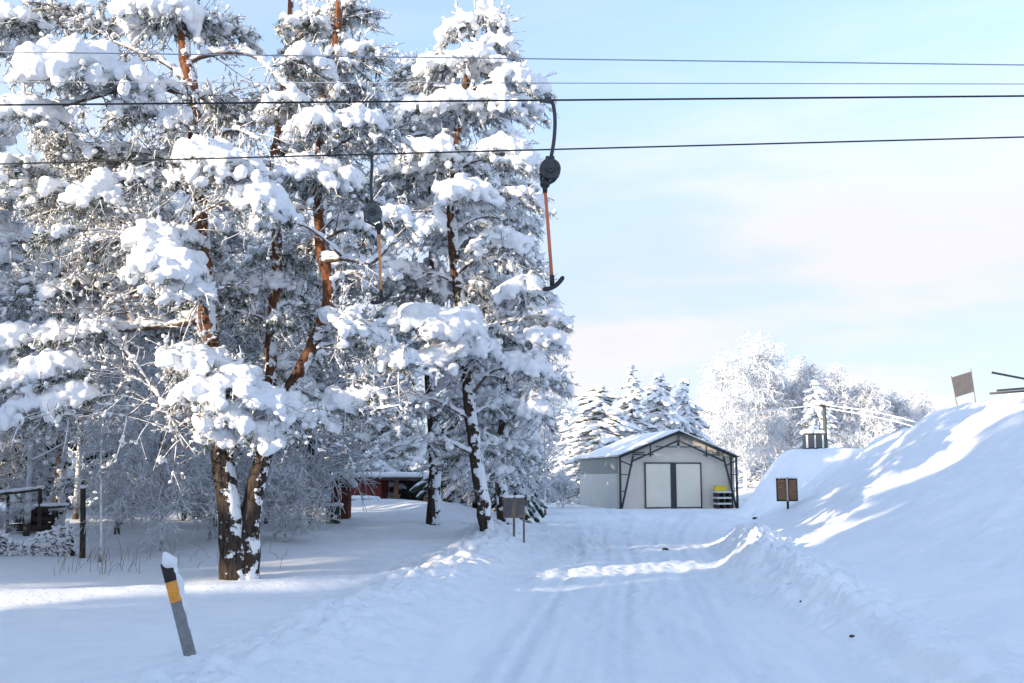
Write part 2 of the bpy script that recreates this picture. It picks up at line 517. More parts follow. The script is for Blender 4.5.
def ground_z(x, y, detail=True):
    x = np.asarray(x, float); y = np.asarray(y, float)
    wob = 0.25 * fbm(x * 0.0 + 3.1, y * 0.35, 3, 5)
    xl = smooth_interp(y, XL_Y, XL_X) + wob
    xr = smooth_interp(y, XR_Y, XR_X) + 0.35 * fbm(y * 0.0 + 7.7, y * 0.4, 3, 8)
    L = xl - x            # metres left of the road's edge
    R = x - xr            # metres right of the road's edge
    # left field
    rise = 0.10 + 0.55 * sstep(10, 36, y) - 1.5 * sstep(39, 47, y)
    field = rise * sstep(0.1, 3.5, L)
    wind_h = np.interp(y, [0, 8, 14, 22, 32, 40, 50], [0.26, 0.26, 0.30, 0.34, 0.30, 0.25, 0.0])
    wr = wind_h * np.exp(-((L - 0.95) / 0.75) ** 2)
    ridge_y = 14.3 + 0.33 * (x + 5.0) + 0.35 * fbm(x * 0.5, 2.0 + 0 * x, 2, 31)
    rd = y - ridge_y
    ridge = 0.15 * np.exp(-(rd / 0.55) ** 2) * sstep(1.0, 2.2, L) * sstep(11.0, 8.0, -x)
    # ploughed heaps behind the pines
    def heap(cx, cy, rx, ry, h):
        return h * np.exp(-((x - cx) / rx) ** 2 - ((y - cy) / ry) ** 2)
    heaps = heap(-4.6, 36.5, 2.2, 1.2, 0.30) + heap(-2.0, 34.5, 1.6, 1.3, 0.35) + heap(-0.4, 25.0, 0.9, 1.4, 0.18) + heap(-4.25, 15.6, 1.3, 1.0, 0.03)
    # right embankment
    crest_h = np.interp(y, [-20, 12, 22, 28, 33, 38, 44, 52, 70], [3.4, 3.6, 3.8, 3.85, 3.45, 2.65, 1.6, 1.0, 0.8])
    wdt = np.maximum(13.0 - xr, 4.2)
    t = np.clip(R / wdt, 0, 2.0)
    prof = np.where(t < 1, t * 0.82 + 0.18 * t * t * (3 - 2 * t) * 1.0, 1.0 + 0.04 * (t - 1))
    prof = prof - 0.06 * np.sin(np.clip(t, 0, 1) * math.pi)
    bank = crest_h * prof * sstep(0, 0.9, R)
    edge = 0.30 * np.exp(-((R - 0.15) / 0.45) ** 2) * np.interp(y, [0, 9, 15, 20, 28, 36], [0.25, 0.35, 1.0, 1.5, 0.4, 0.0])
    # old ski runs / ruts that climb the bank
    s = R * 0.75 - (y - 20) * 0.42
    ruts = 0.10 * np.sin(s * 2.1 + 2.0 * fbm(x * 0.12, y * 0.12, 2, 44)) * sstep(1.0, 3.0, R) * sstep(20, 24, y) * sstep(44, 36, y)
    md = np.sqrt(((x - 15.2) / 4.9) ** 2 + ((y - 46.5) / 5.2) ** 2)
    mound = 3.05 * sstep(1.05, 0.42, md)
    right = np.maximum(bank, mound) + 0.25 * np.minimum(bank, mound) * 0
    k = 0.5
    right = np.where(np.abs(bank - mound) < k, right + (k - np.abs(bank - mound)) ** 2 / (4 * k), right)
    right = right * sstep(0, 0.2, R + mound)
    z = field + wr + ridge + heaps * sstep(0.3, 1.2, L) + np.where(R > -0.2, right, mound) + edge + ruts
    # far ground
    z = z + 1.2 * sstep(75, 140, y) * 0
    if detail:
        rough_l = np.exp(-((L - 1.1) / 1.0) ** 2) * sstep(48, 38, y)
        lump = np.abs(fbm(x * 3.6, y * 3.6, 4, 2, 0.55)) * 0.20 + 0.22 * np.maximum(fbm(x * 1.5, y * 1.5, 3, 12), 0) * 0.4
        z = z + rough_l * lump
        rough_r = np.exp(-((R - 0.35) / 0.7) ** 2) * np.interp(y, [0, 10, 15, 22, 30, 38], [0.6, 0.8, 1.7, 1.9, 0.6, 0.1])
        z = z + rough_r * (np.abs(fbm(x * 2.6, y * 2.6, 4, 71, 0.55)) * 0.24)
        road = sstep(0.0, 0.5, -L) * sstep(0.0, 0.5, -R)
        u = (x - xl) / np.maximum(xr - xl, 0.5)
        tr = 0
        for c, wd, dp in ((0.20, .025, .022), (0.27, .012, .012), (0.34, .016, .016), (0.46, .025, .024), (0.52, .010, .010), (0.60, .02, .016), (0.72, .025, .022), (0.79, .010, .010), (0.86, .016, .014)):
            cc = c + 0.035 * fbm(y * 0.09 + c * 31, y * 0 + c * 9, 2, 55)
            tr = tr - dp * np.exp(-((u - cc) / wd) ** 2) + 0.5 * dp * np.exp(-((u - cc - 1.7 * wd) / (wd * 0.6)) ** 2)
        z = z + road * (tr * sstep(52, 40, y) + 0.03 * fbm(x * 3.2, y * 0.35, 4, 91) + 0.03 * fbm(x * 8, y * 4.0, 4, 93, 0.6))
        rest = 1 - road
        z = z + rest * (0.10 * fbm(x * 0.35, y * 0.35, 3, 22) + 0.02 * fbm(x * 2.2, y * 2.2, 3, 27))
        z = z + sstep(0.8, 2.5, R) * (0.14 * fbm(x * 0.5, y * 0.5, 3, 66) + 0.06 * fbm(x * 2.0, y * 2.0, 4, 67) + 0.10 * np.maximum(fbm(x * 0.9 + y * 0.5, y * 1.6 - x * 0.7, 4, 68, 0.6), 0))
    return z

def gz(x, y):
    return float(ground_z(np.array([x]), np.array([y]))[0])

def on_ground(px, py, lo=5.0, hi=90.0):
    """where the sight line meets the ground"""
    d = np.linspace(lo, hi, 3400)
    r = ray(px, py)
    P = np.array([0, 0, EYE])[None] + r[None] * (d / r[1])[:, None]
    below = P[:, 2] <= ground_z(P[:, 0], P[:, 1])
    i = int(np.argmax(below)) if below.any() else len(d) - 1
    return P[i].copy()

def at_ground(px, depth):
    p = at(px, HORIZON, depth)
    p[2] = gz(p[0], p[1])
    return p

def axis_lines(segs):
    out = []
    for a, b, st in segs:
        out.append(np.arange(a, b, st))
    return np.concatenate(out)
gx = axis_lines([(-2500, -400, 300), (-400, -60, 20), (-60, -14, 0.8), (-14, -6, 0.09), (-6, 6, 0.05), (6, 18, 0.09), (18, 60, 0.8), (60, 400, 20), (400, 2600, 300)])
gy = axis_lines([(-400, -60, 20), (-60, 4, 2.0), (4, 16, 0.05), (16, 30, 0.09), (30, 64, 0.2), (64, 130, 2), (130, 500, 25), (500, 4200, 400)])
X, Y = np.meshgrid(gx, gy, indexing='xy')
Z = ground_z(X, Y)
GV = np.stack([X, Y, Z], -1)
gyv, gxv = np.gradient(Z, gy, gx)
GN = norm(np.stack([-gxv, -gyv, np.ones_like(Z)], -1))
ny, nx = Z.shape
idx = np.arange(ny * nx).reshape(ny, nx)
quads = np.stack([idx[:-1, :-1], idx[:-1, 1:], idx[1:, 1:], idx[1:, :-1]], -1).reshape(-1, 4)
cx = 0.25 * (X[:-1, :-1] + X[1:, :-1] + X[:-1, 1:] + X[1:, 1:]).ravel()
cy = 0.25 * (Y[:-1, :-1] + Y[1:, :-1] + Y[:-1, 1:] + Y[1:, 1:]).ravel()
xl_c = smooth_interp(cy, XL_Y, XL_X); xr_c = smooth_interp(cy, XR_Y, XR_X)
in_y = (cy > -60) & (cy < 54)
is_road = (cx > xl_c + 0.1) & (cx < xr_c - 0.15) & in_y
is_bank = (cx >= xr_c - 0.15) & (cx < 60) & (cy > -60) & (cy < 54)
for nm, msk, mt in (("snow_field", ~(is_road | is_bank), M_snow), ("road", is_road, M_road), ("snow_bank", is_bank, M_bank)):
    q = quads[msk]
    used, inv = np.unique(q, return_inverse=True)
    me = raw_mesh(nm, GV.reshape(-1, 3)[used], [inv.reshape(-1, 4)])
    me.normals_split_custom_set_from_vertices(GN.reshape(-1, 3)[used].tolist())
    if nm == "road":
        vx, vy = GV.reshape(-1, 3)[used, 0], GV.reshape(-1, 3)[used, 1]
        wob_ = 0.25 * fbm(vx * 0.0 + 3.1, vy * 0.35, 3, 5)
        xl_, xr_ = smooth_interp(vy, XL_Y, XL_X) + 0 * wob_, smooth_interp(vy, XR_Y, XR_X)
        uu = (vx - xl_) / np.maximum(xr_ - xl_, .5)
        tk = np.zeros(len(vx))
        for c, wd, am in ((.17, .022, .7), (.22, .018, 1), (.30, .012, .5), (.345, .016, .6), (.43, .02, 1), (.475, .018, .9), (.56, .012, .5), (.60, .018, .7), (.69, .02, 1), (.735, .018, .9), (.80, .012, .4), (.87, .015, .5)):
            cc = c + 0.02 * fbm(vy * 0.07 + c * 31, vy * 0 + c * 9, 2, 55)
            tk = np.maximum(tk, am * np.exp(-((uu - cc) / wd) ** 4) * np.clip(0.75 + 1.2 * fbm(vx * 1.5, vy * 0.45, 3, 77), 0, 1))
        edge_ = np.minimum(vx - xl_, xr_ - vx)
        tk = np.maximum(tk, 0.35 * np.clip(0.5 + 1.6 * fbm(vx * 1.1, vy * 0.16, 3, 78), 0, 1)) * sstep(0.25, 0.9, edge_ + 0.3 * fbm(vx * 1.3, vy * 0.8, 3, 79))
        at_ = me.attributes.new("packed", 'FLOAT', 'POINT'); at_.data.foreach_set("value", tk.astype(np.float32))
    o = link_mesh(nm, me, mt)
    o["kind"] = "structure"

# ------------------------------------------------------------------ tree builders
def needles_on(geo, P, rng, per=14, length=0.12, width=0.011, tmin=0.35):
    """blades along twig polylines P (n,k,3)"""
    n, k, _ = P.shape
    if n == 0: return
    t = rng.uniform(tmin, 1.0, (n, per)) * (k - 1)
    i = np.minimum(t.astype(int), k - 2); f = (t - i)[..., None]
    a = P[np.arange(n)[:, None], i]; b = P[np.arange(n)[:, None], i + 1]
    base = (a * (1 - f) + b * f).reshape(-1, 3)
    tan = norm((b - a).reshape(-1, 3))
    d = norm(tan * 0.55 + rng.normal(0, 0.75, base.shape) + np.array([0, 0, -0.25]))
    ln = length * rng.uniform(0.6, 1.25, (len(base), 1))
    side = norm(np.cross(d, rng.normal(0, 1, base.shape))) * width
    V = np.stack([base - side, base + side, base + d * ln], 1).reshape(-1, 3)
    geo.add(V, np.arange(len(V)).reshape(-1, 3))

def pine(label, base, stems, limbs, pads, seed, bark, voxel, group=None, name="pine_tree", lump=1.0, needle_per=16, sides=12, snow_iter=3, twig_mul=1.0):
    """stems: [(pts, radii)], limbs: [(pts, r0)], pads: [(centre, R, heavy)] in world metres"""
    rng = np.random.default_rng(seed)
    base = np.asarray(base, float)
    root = thing(name, label, "tree", tuple(base), group)
    gt, gb, gn, gs = Geo(), Geo(), Geo(), Geo()
    SP_, SR_ = [], []
    for pts, rad in stems:
        k = 40
        P = catmull(pts, k); R = np.interp(np.linspace(0, 1, k), np.linspace(0, 1, len(rad)), rad)
        P[1:-1] += rng.normal(0, 0.012, (k - 2, 3)) * np.array([1, 1, 0])
        gt.tubes(P[None], R[None], sides)
        SP_.append(P); SR_.append(R)
    SPt = np.concatenate(SP_); SRt = np.concatenate(SR_)
    limbP, limbR = [], []
    for pts, r0 in limbs:
        P = catmull(pts, 14)
        limbP.append(P); limbR.append(np.linspace(r0, r0 * 0.35, 14))
    anchors = np.concatenate([SPt] + [p[3:] for p in limbP]) if limbP else SPt
    arad = np.concatenate([SRt] + [r[3:] for r in limbR]) if limbP else SRt
    tw_all = []
    for pd_ in pads:
        c, R, heavy = pd_[:3]; pop = pd_[3] if len(pd_) > 3 else 1.0
        c = np.asarray(c, float)
        d = anchors - c
        h = np.linalg.norm(d[:, :2], axis=1)
        want = -0.15 * h - 0.1
        cost = h + 2.0 * np.abs(d[:, 2] - want) + rng.uniform(0, 0.5, len(h))
        j = int(np.argmin(cost))
        p0 = anchors[j]; L = np.linalg.norm(c - p0) + 1e-6
        out = (c - p0) / L
        p3 = c - np.array([0, 0, 0.12 * R])
        P = bez(p0, p0 + out * 0.35 * L + np.array([0, 0, 0.16 * L]) + rng.normal(0, 0.05 * L, 3), p3 - out * 0.3 * L + np.array([0, 0, 0.10 * L]) + rng.normal(0, 0.05 * L, 3), p3, 14)
        r0 = min(arad[j] * 0.55, 0.022 + 0.018 * L)
        limbP.append(P); limbR.append(np.linspace(r0, 0.012, 14))
        # twigs of the spray
        n = int((12 + 30 * R) * twig_mul)
        ti = rng.integers(8, 14, n)
        s0 = P[ti]
        az = rng.uniform(0, 2 * math.pi, n)
        # sprays lean outwards, away from the stem
        rad = R * np.sqrt(rng.uniform(0.12, 1, n))
        ex = np.stack([np.cos(az) * rad, np.sin(az) * rad, -0.62 * rad ** 2 / R + rng.normal(0.02, 0.16, n) * R], -1)
        slope = 0.38 * rng.uniform(0.4, 1.3)
        ex[:, 2] -= slope * (ex[:, 0] * out[0] + ex[:, 1] * out[1])
        ex[:, :2] += out[None, :2] * 0.25 * R
        e = c + ex
        v = e - s0
        tw = bez(s0, s0 + v * 0.35 + np.array([0, 0, 1.0]) * (0.12 * R), s0 + v * 0.7 + np.array([0, 0, 1.0]) * (0.12 * R), e, 6)
        tw_all.append((tw, R, heavy))
        # snow lumps along the twigs
        m = 6 if heavy > 0.6 else 5
        tt = rng.uniform(0.3, 1.03, (n, m)); keep = rng.uniform(0, 1, (n, m)) < (0.22 + 0.6 * heavy)
        f = np.clip(tt, 0, 1) * 5; i = np.minimum(f.astype(int), 4); fr = (f - i)[..., None]
        C = tw[np.arange(n)[:, None], i] * (1 - fr) + tw[np.arange(n)[:, None], i + 1] * fr
        C = C[keep]
        r = lump * pop * (0.03 + 0.07 * rng.uniform(0, 1, len(C)) ** 1.6) * (0.7 + 0.5 * heavy)
        C = C + np.stack([0 * r, 0 * r, 0.55 * r], -1) + rng.normal(0, 0.02, C.shape)
        gs.lumps(C, np.stack([r * rng.uniform(0.9, 1.4, len(r)), r * rng.uniform(0.9, 1.4, len(r)), r * rng.uniform(0.8, 1.15, len(r))], -1), 1, rng, 0.08)
        # pillow at the heart of the spray
        q = int((6 + 26 * R) * max(0, heavy - 0.45) * 2.2)
        if q:
            a2 = rng.uniform(0, 2 * math.pi, q); r2 = R * 0.72 * np.sqrt(rng.uniform(0, 1, q))
            C = c + np.stack([np.cos(a2) * r2 + out[0] * 0.2 * R, np.sin(a2) * r2 + out[1] * 0.2 * R, 0.14 * R - 0.58 * r2 ** 2 / R - slope * r2 * (np.cos(a2) * out[0] + np.sin(a2) * out[1]) + rng.normal(0, 0.07, q) * R], -1)
            rr = (0.35 + 0.65 * R) * rng.uniform(0.10, 0.25, q)
            gs.lumps(C, np.stack([rr, rr, rr * rng.uniform(0.7, 1.0, q)], -1), 2, rng, 0.03)
            # fingers of snow that droop round the rim
            q2 = q
            a2 = rng.uniform(0, 2 * math.pi, q2); r2 = R * rng.uniform(0.45, 0.82, q2)
            C = c + np.stack([np.cos(a2) * r2 + out[0] * 0.2 * R, np.sin(a2) * r2 + out[1] * 0.2 * R, 0.06 * R - 0.60 * r2 ** 2 / R - slope * r2 * (np.cos(a2) * out[0] + np.sin(a2) * out[1]) + rng.normal(0, 0.08, q2) * R], -1)
            rr = (0.35 + 0.65 * R) * rng.uniform(0.07, 0.13, q2)
            gs.lumps(C, np.stack([rr, rr, rr * rng.uniform(1.0, 1.5, q2)], -1), 2, rng, 0.04)
    LP, LR = np.array(limbP), np.array(limbR)
    gb.tubes(LP, LR, 6)
    # snow lying along the limbs
    cs, rs = [], []
    for P, R in zip(LP, LR):
        ln = np.linalg.norm(P[-1] - P[0]); k = max(6, int(ln / 0.055))
        f = rng.uniform(0.06, 1, k) * 13; i = np.minimum(f.astype(int), 12); fr = (f - i)[:, None]
        C = P[i] * (1 - fr) + P[i + 1] * fr
        t = norm(P[i + 1] - P[i])
        rr = R[i]
        flat = np.abs(t[:, 2]) < 0.85
        patch = (vnoise(np.arange(k) * 0 + P[0, 0] * 3 + f * 0.8, P[0, 1] + f * 0.3, seed) > -0.28) & flat
        C = C + np.stack([0 * rr, 0 * rr, rr * 0.95], -1)
        cs.append(C[patch]); rs.append((0.018 + rr[patch] * 0.95) * rng.uniform(0.75, 1.5, patch.sum()))
    C = np.concatenate(cs); r = np.concatenate(rs)
    gs.lumps(C, np.stack([r * 1.2, r * 1.2, r * 0.9], -1), 1, rng, 0.05)
    # bare side twigs
    n = len(LP) * 14
    li = rng.integers(0, len(LP), n); lj = rng.integers(3, 14, n)
    s0 = LP[li, lj]; ln = rng.uniform(0.25, 0.85, n)
    t = norm(LP[li, np.minimum(lj, 12) + 1] - LP[li, np.minimum(lj, 12)])
    d = norm(t * 0.6 + rng.normal(0, 0.65, (n, 3)) + np.array([0, 0, -0.1]))
    e = s0 + d * ln[:, None]
    tw = bez(s0, s0 + d * (ln * 0.3)[:, None] + rng.normal(0, 0.05, (n, 3)), e + rng.normal(0, 0.08, (n, 3)) - d * (ln * 0.3)[:, None], e + np.stack([0 * ln, 0 * ln, -0.12 * ln], -1), 6)
    gb.tubes(tw, np.tile(np.linspace(0.013, 0.006, 6), (n, 1)) * (voxel / 0.03) ** 0.5, 4)
    n2 = n * 3
    li = rng.integers(0, n, n2); lj = rng.integers(2, 6, n2)
    s0 = tw[li, lj]; ln = rng.uniform(0.12, 0.4, n2)
    d = norm(norm(tw[li, 5] - tw[li, 0]) * 0.7 + rng.normal(0, 0.6, (n2, 3)))
    t2 = bez(s0, s0 + d * (ln * 0.33)[:, None], s0 + d * (ln * 0.66)[:, None] + rng.normal(0, 0.03, (n2, 3)), s0 + d * ln[:, None], 4)
    gb.tubes(t2, np.tile(np.linspace(0.009, 0.005, 4), (n2, 1)) * (voxel / 0.03) ** 0.5, 3)
    tip = np.concatenate([tw[:, 2:].reshape(-1, 3), t2[:, 1:].reshape(-1, 3)])
    tip = tip[rng.uniform(0, 1, len(tip)) < 0.55]
    r = rng.uniform(0.018, 0.045, len(tip)) * lump * (voxel / 0.03) ** 0.3
    gs.lumps(tip + np.stack([0 * r, 0 * r, 0.5 * r], -1), np.stack([r * 1.3, r * 1.3, r], -1), 1, rng, 0.1)
    needles_on(gn, t2[:: 2], rng, 6, 0.10, 0.009, 0.2)
    for tw, R, heavy in tw_all:
        gb.tubes(tw, np.tile(np.linspace(0.012, 0.006, 6), (len(tw), 1)), 4)
        needles_on(gn, tw + np.array([0, 0, -0.03]), rng, int(needle_per * 1.8), 0.15, 0.011, 0.2)
    part("trunk", gt, bark, root, base)
    part("branches", gb, M_twig, root, base)
    part("needles", gn, M_needle, root, base, smooth=False)
    link_mesh("snow_load", remeshed(gs, voxel, snow_iter, "snow_load", base, voxel * 2.4), M_load, root)
    return root

def px_path(pts, d0):
    """pixel path with a depth (and optional per-point depth offset) -> points"""
    return np.array([at(p[0], p[1], d0 + (p[2] if len(p) > 2 else 0)) for p in pts])

def crown_pads(rng, n, xr, yr, d0, dr, Rr, heavy):
    out = []
    for _ in range(n):
        out.append((at(rng.uniform(*xr), rng.uniform(*yr), d0 + rng.uniform(*dr)), rng.uniform(*Rr), rng.uniform(*heavy)))
    return out

def frost_tree_geo(seed, height, spread, trunk_r, kids=(14, 7, 6, 5), twig_r=0.012, up=0.5, droop=0.1, clear=0.2, sides=3, stems=1):
    """a leafless tree or shrub of recursive limbs; returns (trunk geo, limb geo)"""
    rng = np.random.default_rng(seed)
    gt, gb = Geo(), Geo()
    parents = []
    for s in range(stems):
        lean = rng.normal(0, 0.10 if stems == 1 else 0.45, 2) * height
        o = np.array([rng.normal(0, 0.05 * (stems > 1)), rng.normal(0, 0.05 * (stems > 1)), -0.1])
        top = np.array([lean[0] * 0.6, lean[1] * 0.6, height * rng.uniform(0.85, 1.0)])
        P = bez(o, o + (0, 0, height * 0.35), top * (0.6, 0.6, 0.7) + rng.normal(0, 0.03 * height, 3), top, 12)
        R = trunk_r * np.linspace(1, 0.18, 12) ** 0.9
        gt.tubes(P[None], R[None], 7)
        parents.append((P, R))
    PP = np.array([p for p, _ in parents]); PR = np.array([r for _, r in parents])
    length = spread
    for lev, k in enumerate(kids):
        n = len(PP) * k; npt = PP.shape[1]
        pi = np.repeat(np.arange(len(PP)), k)
        tpos = rng.uniform(clear if lev == 0 else 0.2, 1.0, n)
        f = tpos * (npt - 1); i = np.minimum(f.astype(int), npt - 2); fr = (f - i)[:, None]
        s0 = PP[pi, i] * (1 - fr) + PP[pi, i + 1] * fr
        tan = norm(PP[pi, i + 1] - PP[pi, i])
        r0 = np.maximum(PR[pi, i] * 0.6, twig_r)
        if lev == 0:
            az = rng.uniform(0, 2 * math.pi, n)
            d = norm(np.stack([np.cos(az), np.sin(az), rng.normal(up, 0.25, n)], -1))
            ln = length * (1.15 - 0.75 * tpos) * rng.uniform(0.6, 1.15, n)
        else:
            d = norm(tan * 0.8 + rng.normal(0, 0.55, (n, 3)) + np.array([0, 0, 0.15 * up]))
            ln = length * rng.uniform(0.5, 1.1, n)
        e = s0 + d * ln[:, None] + np.stack([0 * ln, 0 * ln, -droop * ln * (lev + 1)], -1)
        P = bez(s0, s0 + d * (0.33 * ln)[:, None] + rng.normal(0, 0.05, (n, 3)) * ln[:, None], s0 + d * (0.7 * ln)[:, None] + rng.normal(0, 0.07, (n, 3)) * ln[:, None], e, 5)
        R = np.maximum(r0[:, None] * np.linspace(1, 0.3, 5), twig_r * 0.6)
        gb.tubes(P, R, sides if lev else 5, cap=False)
        PP, PR = P, R
        length *= 0.52
    return gt, gb

def spruce_geo(seed, height, width, whorls=18, per=9, fluff=5, tmpl=1, droop=0.35, bulk=0.16, rnd=0):
    rng = np.random.default_rng(seed)
    gt, gf = Geo(), Geo()
    gt.tube([[0, 0, -0.2], [0, 0, height * 0.5], [0, 0, height * 0.97]], [height * 0.018, height * 0.012, 0.02], 7)
    C, R, A = [], [], []
    for w in range(whorls):
        zw = height * (0.08 + 0.90 * (w / (whorls - 1)) ** 0.95)
        Lw = width * (1 - (zw / height)) ** 0.85 + 0.06 * width
        for b in range(max(3, int(per * (0.45 + 0.55 * Lw / width)))):
            z = min(height * 0.985, zw + rng.normal(0, 0.45) * height / whorls)
            L = (width * ((1 - (z / height) ** 2.2) ** 0.75 if rnd else (1 - (z / height)) ** 0.85) + 0.06 * width) * (1 + 0.25 * math.sin(w * 1.7 + seed))
            az = rng.uniform(0, 2 * math.pi); l = L * rng.uniform(0.65, 1.12); dz = droop * rng.uniform(0.5, 1.4)
            for k in range(fluff):
                t = (k + 0.7 + rng.uniform(-0.3, 0.3)) / fluff
                pos = np.array([math.cos(az) * l * t, math.sin(az) * l * t, z - dz * l * t ** 1.6 + rng.normal(0, 0.03) * height * 0.1])
                d = norm(np.array([math.cos(az + rng.normal(0, .3)), math.sin(az + rng.normal(0, .3)), -dz * 1.4 * t]))
                s = norm(np.cross(d, [0, 0, 1.])); u = np.cross(s, d)
                sz = width * bulk * rng.uniform(0.5, 1.4) * (0.55 + 0.45 * l / width)
                C.append(pos); R.append((sz * 1.35, sz * 0.8, sz * 0.5)); A.append((d, s, u))
    gf.lumps(np.array(C), np.array(R), tmpl, rng, 0.16, np.array(A))
    return gt, gf

def tree_from(name, label, parts, loc, group=None, rotz=0.0, scale=1.0):
    root = thing(name, label, "tree", tuple(loc), group, rotz)
    root.scale = (scale,) * 3 if np.isscalar(scale) else scale
    for pn, g, mt, sm in parts:
        part(pn, g, mt, root, smooth=sm)
    return root

rng0 = np.random.default_rng(7)

# ------------------------------------------------------------------ the big twin-stemmed pine
D1 = 15.8
b1 = at(241, 582, D1); b1[2] = gz(b1[0], b1[1]) - 0.05
left_stem = px_path([(236, 588), (232, 540), (226, 480), (220, 425), (209, 330), (201, 230), (197, 160), (192, 95), (183, 40), (178, -40), (182, -120)], D1)
right_stem = px_path([(246, 588, .05), (248, 540, .1), (255, 490, .15), (265, 450, .2), (276, 420, .25), (292, 385, .3), (308, 355, .3), (325, 315, .3), (329, 285, .3), (322, 255, .35), (318, 215, .4), (320, 160, .45), (326, 95, .5), (338, 20, .5), (342, -80, .5)], D1)
third_stem = px_path([(264, 455, .3), (268, 420, .5), (270, 380, .7), (271, 335, .8), (276, 285, .9), (277, 240, 1.0), (274, 180, 1.0), (279, 120, 1.1), (288, 50, 1.2), (292, -30, 1.2)], D1)
m_px = D1 / F
stems1 = [(left_stem, np.array([17, 12.3, 11.2, 10.3, 8.7, 8, 7.5, 7, 6, 5, 4]) * m_px),
          (right_stem, np.array([14, 10.8, 9.2, 8.5, 7.5, 6.5, 6.5, 6.5, 6.5, 5.5, 5, 5, 5, 4, 3]) * m_px),
          (third_stem, np.array([8, 6.5, 6, 6, 5.5, 5.5, 5, 4.5, 4, 3]) * m_px)]
limbs1 = [(px_path([(205, 318), (170, 324), (135, 328), (100, 332, -.2), (60, 345, -.4)], D1), 0.095),
          (px_path([(200, 305), (160, 298), (120, 296, .2), (80, 300, .4)], D1), 0.05),
          (px_path([(135, 326), (125, 300, -.1), (140, 288, -.2)], D1), 0.06),
          (px_path([(193, 100), (170, 88, -.1), (140, 84, -.2), (105, 93, -.4), (70, 103, -.6), (30, 112, -.8)], D1), 0.085),
          (px_path([(190, 88), (170, 66), (145, 54, .1), (110, 40, .2)], D1), 0.06),
          (px_path([(187, 62), (205, 55), (235, 52, -.1), (258, 58, -.2), (280, 80, -.3), (300, 100, -.4)], D1), 0.06),
          (px_path([(195, 150), (230, 130, -.3), (262, 140, -.6)], D1), 0.05),
          (px_path([(201, 225), (170, 235, -.5), (140, 238, -.8)], D1), 0.05),
          (px_path([(96, 335, -.2), (125, 350, -.4), (150, 385, -.5), (170, 415, -.6), (185, 450, -.6)], D1), 0.04),
          (px_path([(322, 260, .3), (345, 258), (372, 262, -.2), (395, 238, -.3)], D1), 0.07),
          (px_path([(327, 285, .3), (345, 275, .4), (368, 268, .5)], D1), 0.05),
          (px_path([(292, 385, .3), (325, 400, .2), (365, 410, 0), (400, 405, -.2)], D1), 0.045),
          (px_path([(222, 440), (200, 425, -.3), (170, 400, -.5)], D1), 0.04),
          (px_path([(320, 160, .4), (345, 140, .2), (375, 130, .1)], D1), 0.05),
          (px_path([(55, 280, 1.5), (80, 255, 1.2), (120, 238, .9), (165, 235, .5), (203, 232)], D1), 0.05)]
pads1 = []
def P1(px, py, R, heavy, dd=0.0):
    pop = 170 < px < 300 and 340 < py < 440
    pads1.append((at(px, py, D1 + dd), R, 0.68 if pop else heavy, 1.5 if pop else 1.0))
for a in [(75, 62, .95, 1.0, -.9), (120, 75, .7, .9, -.7), (30, 108, .6, 1.0, -.9), (165, 10, .8, .9, -.2), (150, -30, .8, .7, .2), (205, 20, .6, .6, .4), (235, 25, .5, .4, .6),
          (20, 20, .7, .7, 0.2), (60, 5, .7, .5, .6), (100, 20, .5, .5, .5),
          (168, 262, .72, 1.0, -1.2), (188, 285, .42, 1.0, -1.2), (155, 238, .5, .9, -1.1), (228, 165, .75, .9, -1.0), (258, 195, .55, 1.0, -1.1), (205, 150, .5, .9, -1.0), (275, 215, .35, .9, -1.0),
          (100, 190, .55, .7, -.7), (60, 190, .5, .6, -.5), (105, 150, .5, .6, -.3), (30, 165, .6, .6, -.2), (140, 175, .45, .6, -.4),
          (60, 365, .62, .9, -.7), (40, 405, .62, 1.0, -.9), (75, 395, .5, 1.0, -.8), (22, 335, .5, .9, -.5), (15, 375, .45, .9, -.6), (62, 330, .45, .7, -.4), (90, 310, .4, .6, .1),
          (205, 360, .5, .8, -.8), (235, 378, .6, .85, -1.0), (200, 390, .55, .8, -1.0), (262, 395, .5, .85, -.9), (225, 410, .55, .8, -1.0), (265, 425, .42, .75, -.7), (185, 355, .45, .8, -.8), (285, 410, .45, .8, -.6), (215, 430, .35, .8, -.8),
          (300, 165, .5, .8, -.4), (335, 175, .55, .7, -.2), (362, 118, .45, .9, -.2), (318, 120, .5, .8, -.3), (300, 60, .6, .7, 0), (340, 55, .6, .6, .5), (365, 50, .5, .6, .6), (310, 20, .6, .6, .6), (350, 5, .6, .6, .8), (285, 100, .5, .8, -.3),
          (345, 320, .5, .7, -.1), (370, 340, .5, .8, .3), (390, 215, .45, .9, -.2), (365, 225, .35, .8, -.1), (310, 410, .45, .7, 0), (340, 400, .5, .7, .2), (375, 395, .5, .6, .2), (400, 355, .4, .7, 0)]:
    P1(*a)
for p in crown_pads(rng0, 26, (0, 300), (100, 330), D1, (0.2, 2.6), (.35, .6), (.15, .6)): pads1.append(p)
for p in crown_pads(rng0, 16, (20, 190), (100, 330), D1, (-1.2, 0.4), (.25, .42), (.4, .75)): pads1.append(p)
for p in crown_pads(rng0, 16, (270, 400), (60, 400), D1, (0.4, 2.4), (.35, .55), (.15, .7)): pads1.append(p)
pine("tall snow-laden pine with two rough trunks joined at the base beside the sunlit snow", b1, stems1, limbs1, pads1, 11, M_bark, 0.026, snow_iter=2, lump=0.86, needle_per=19)

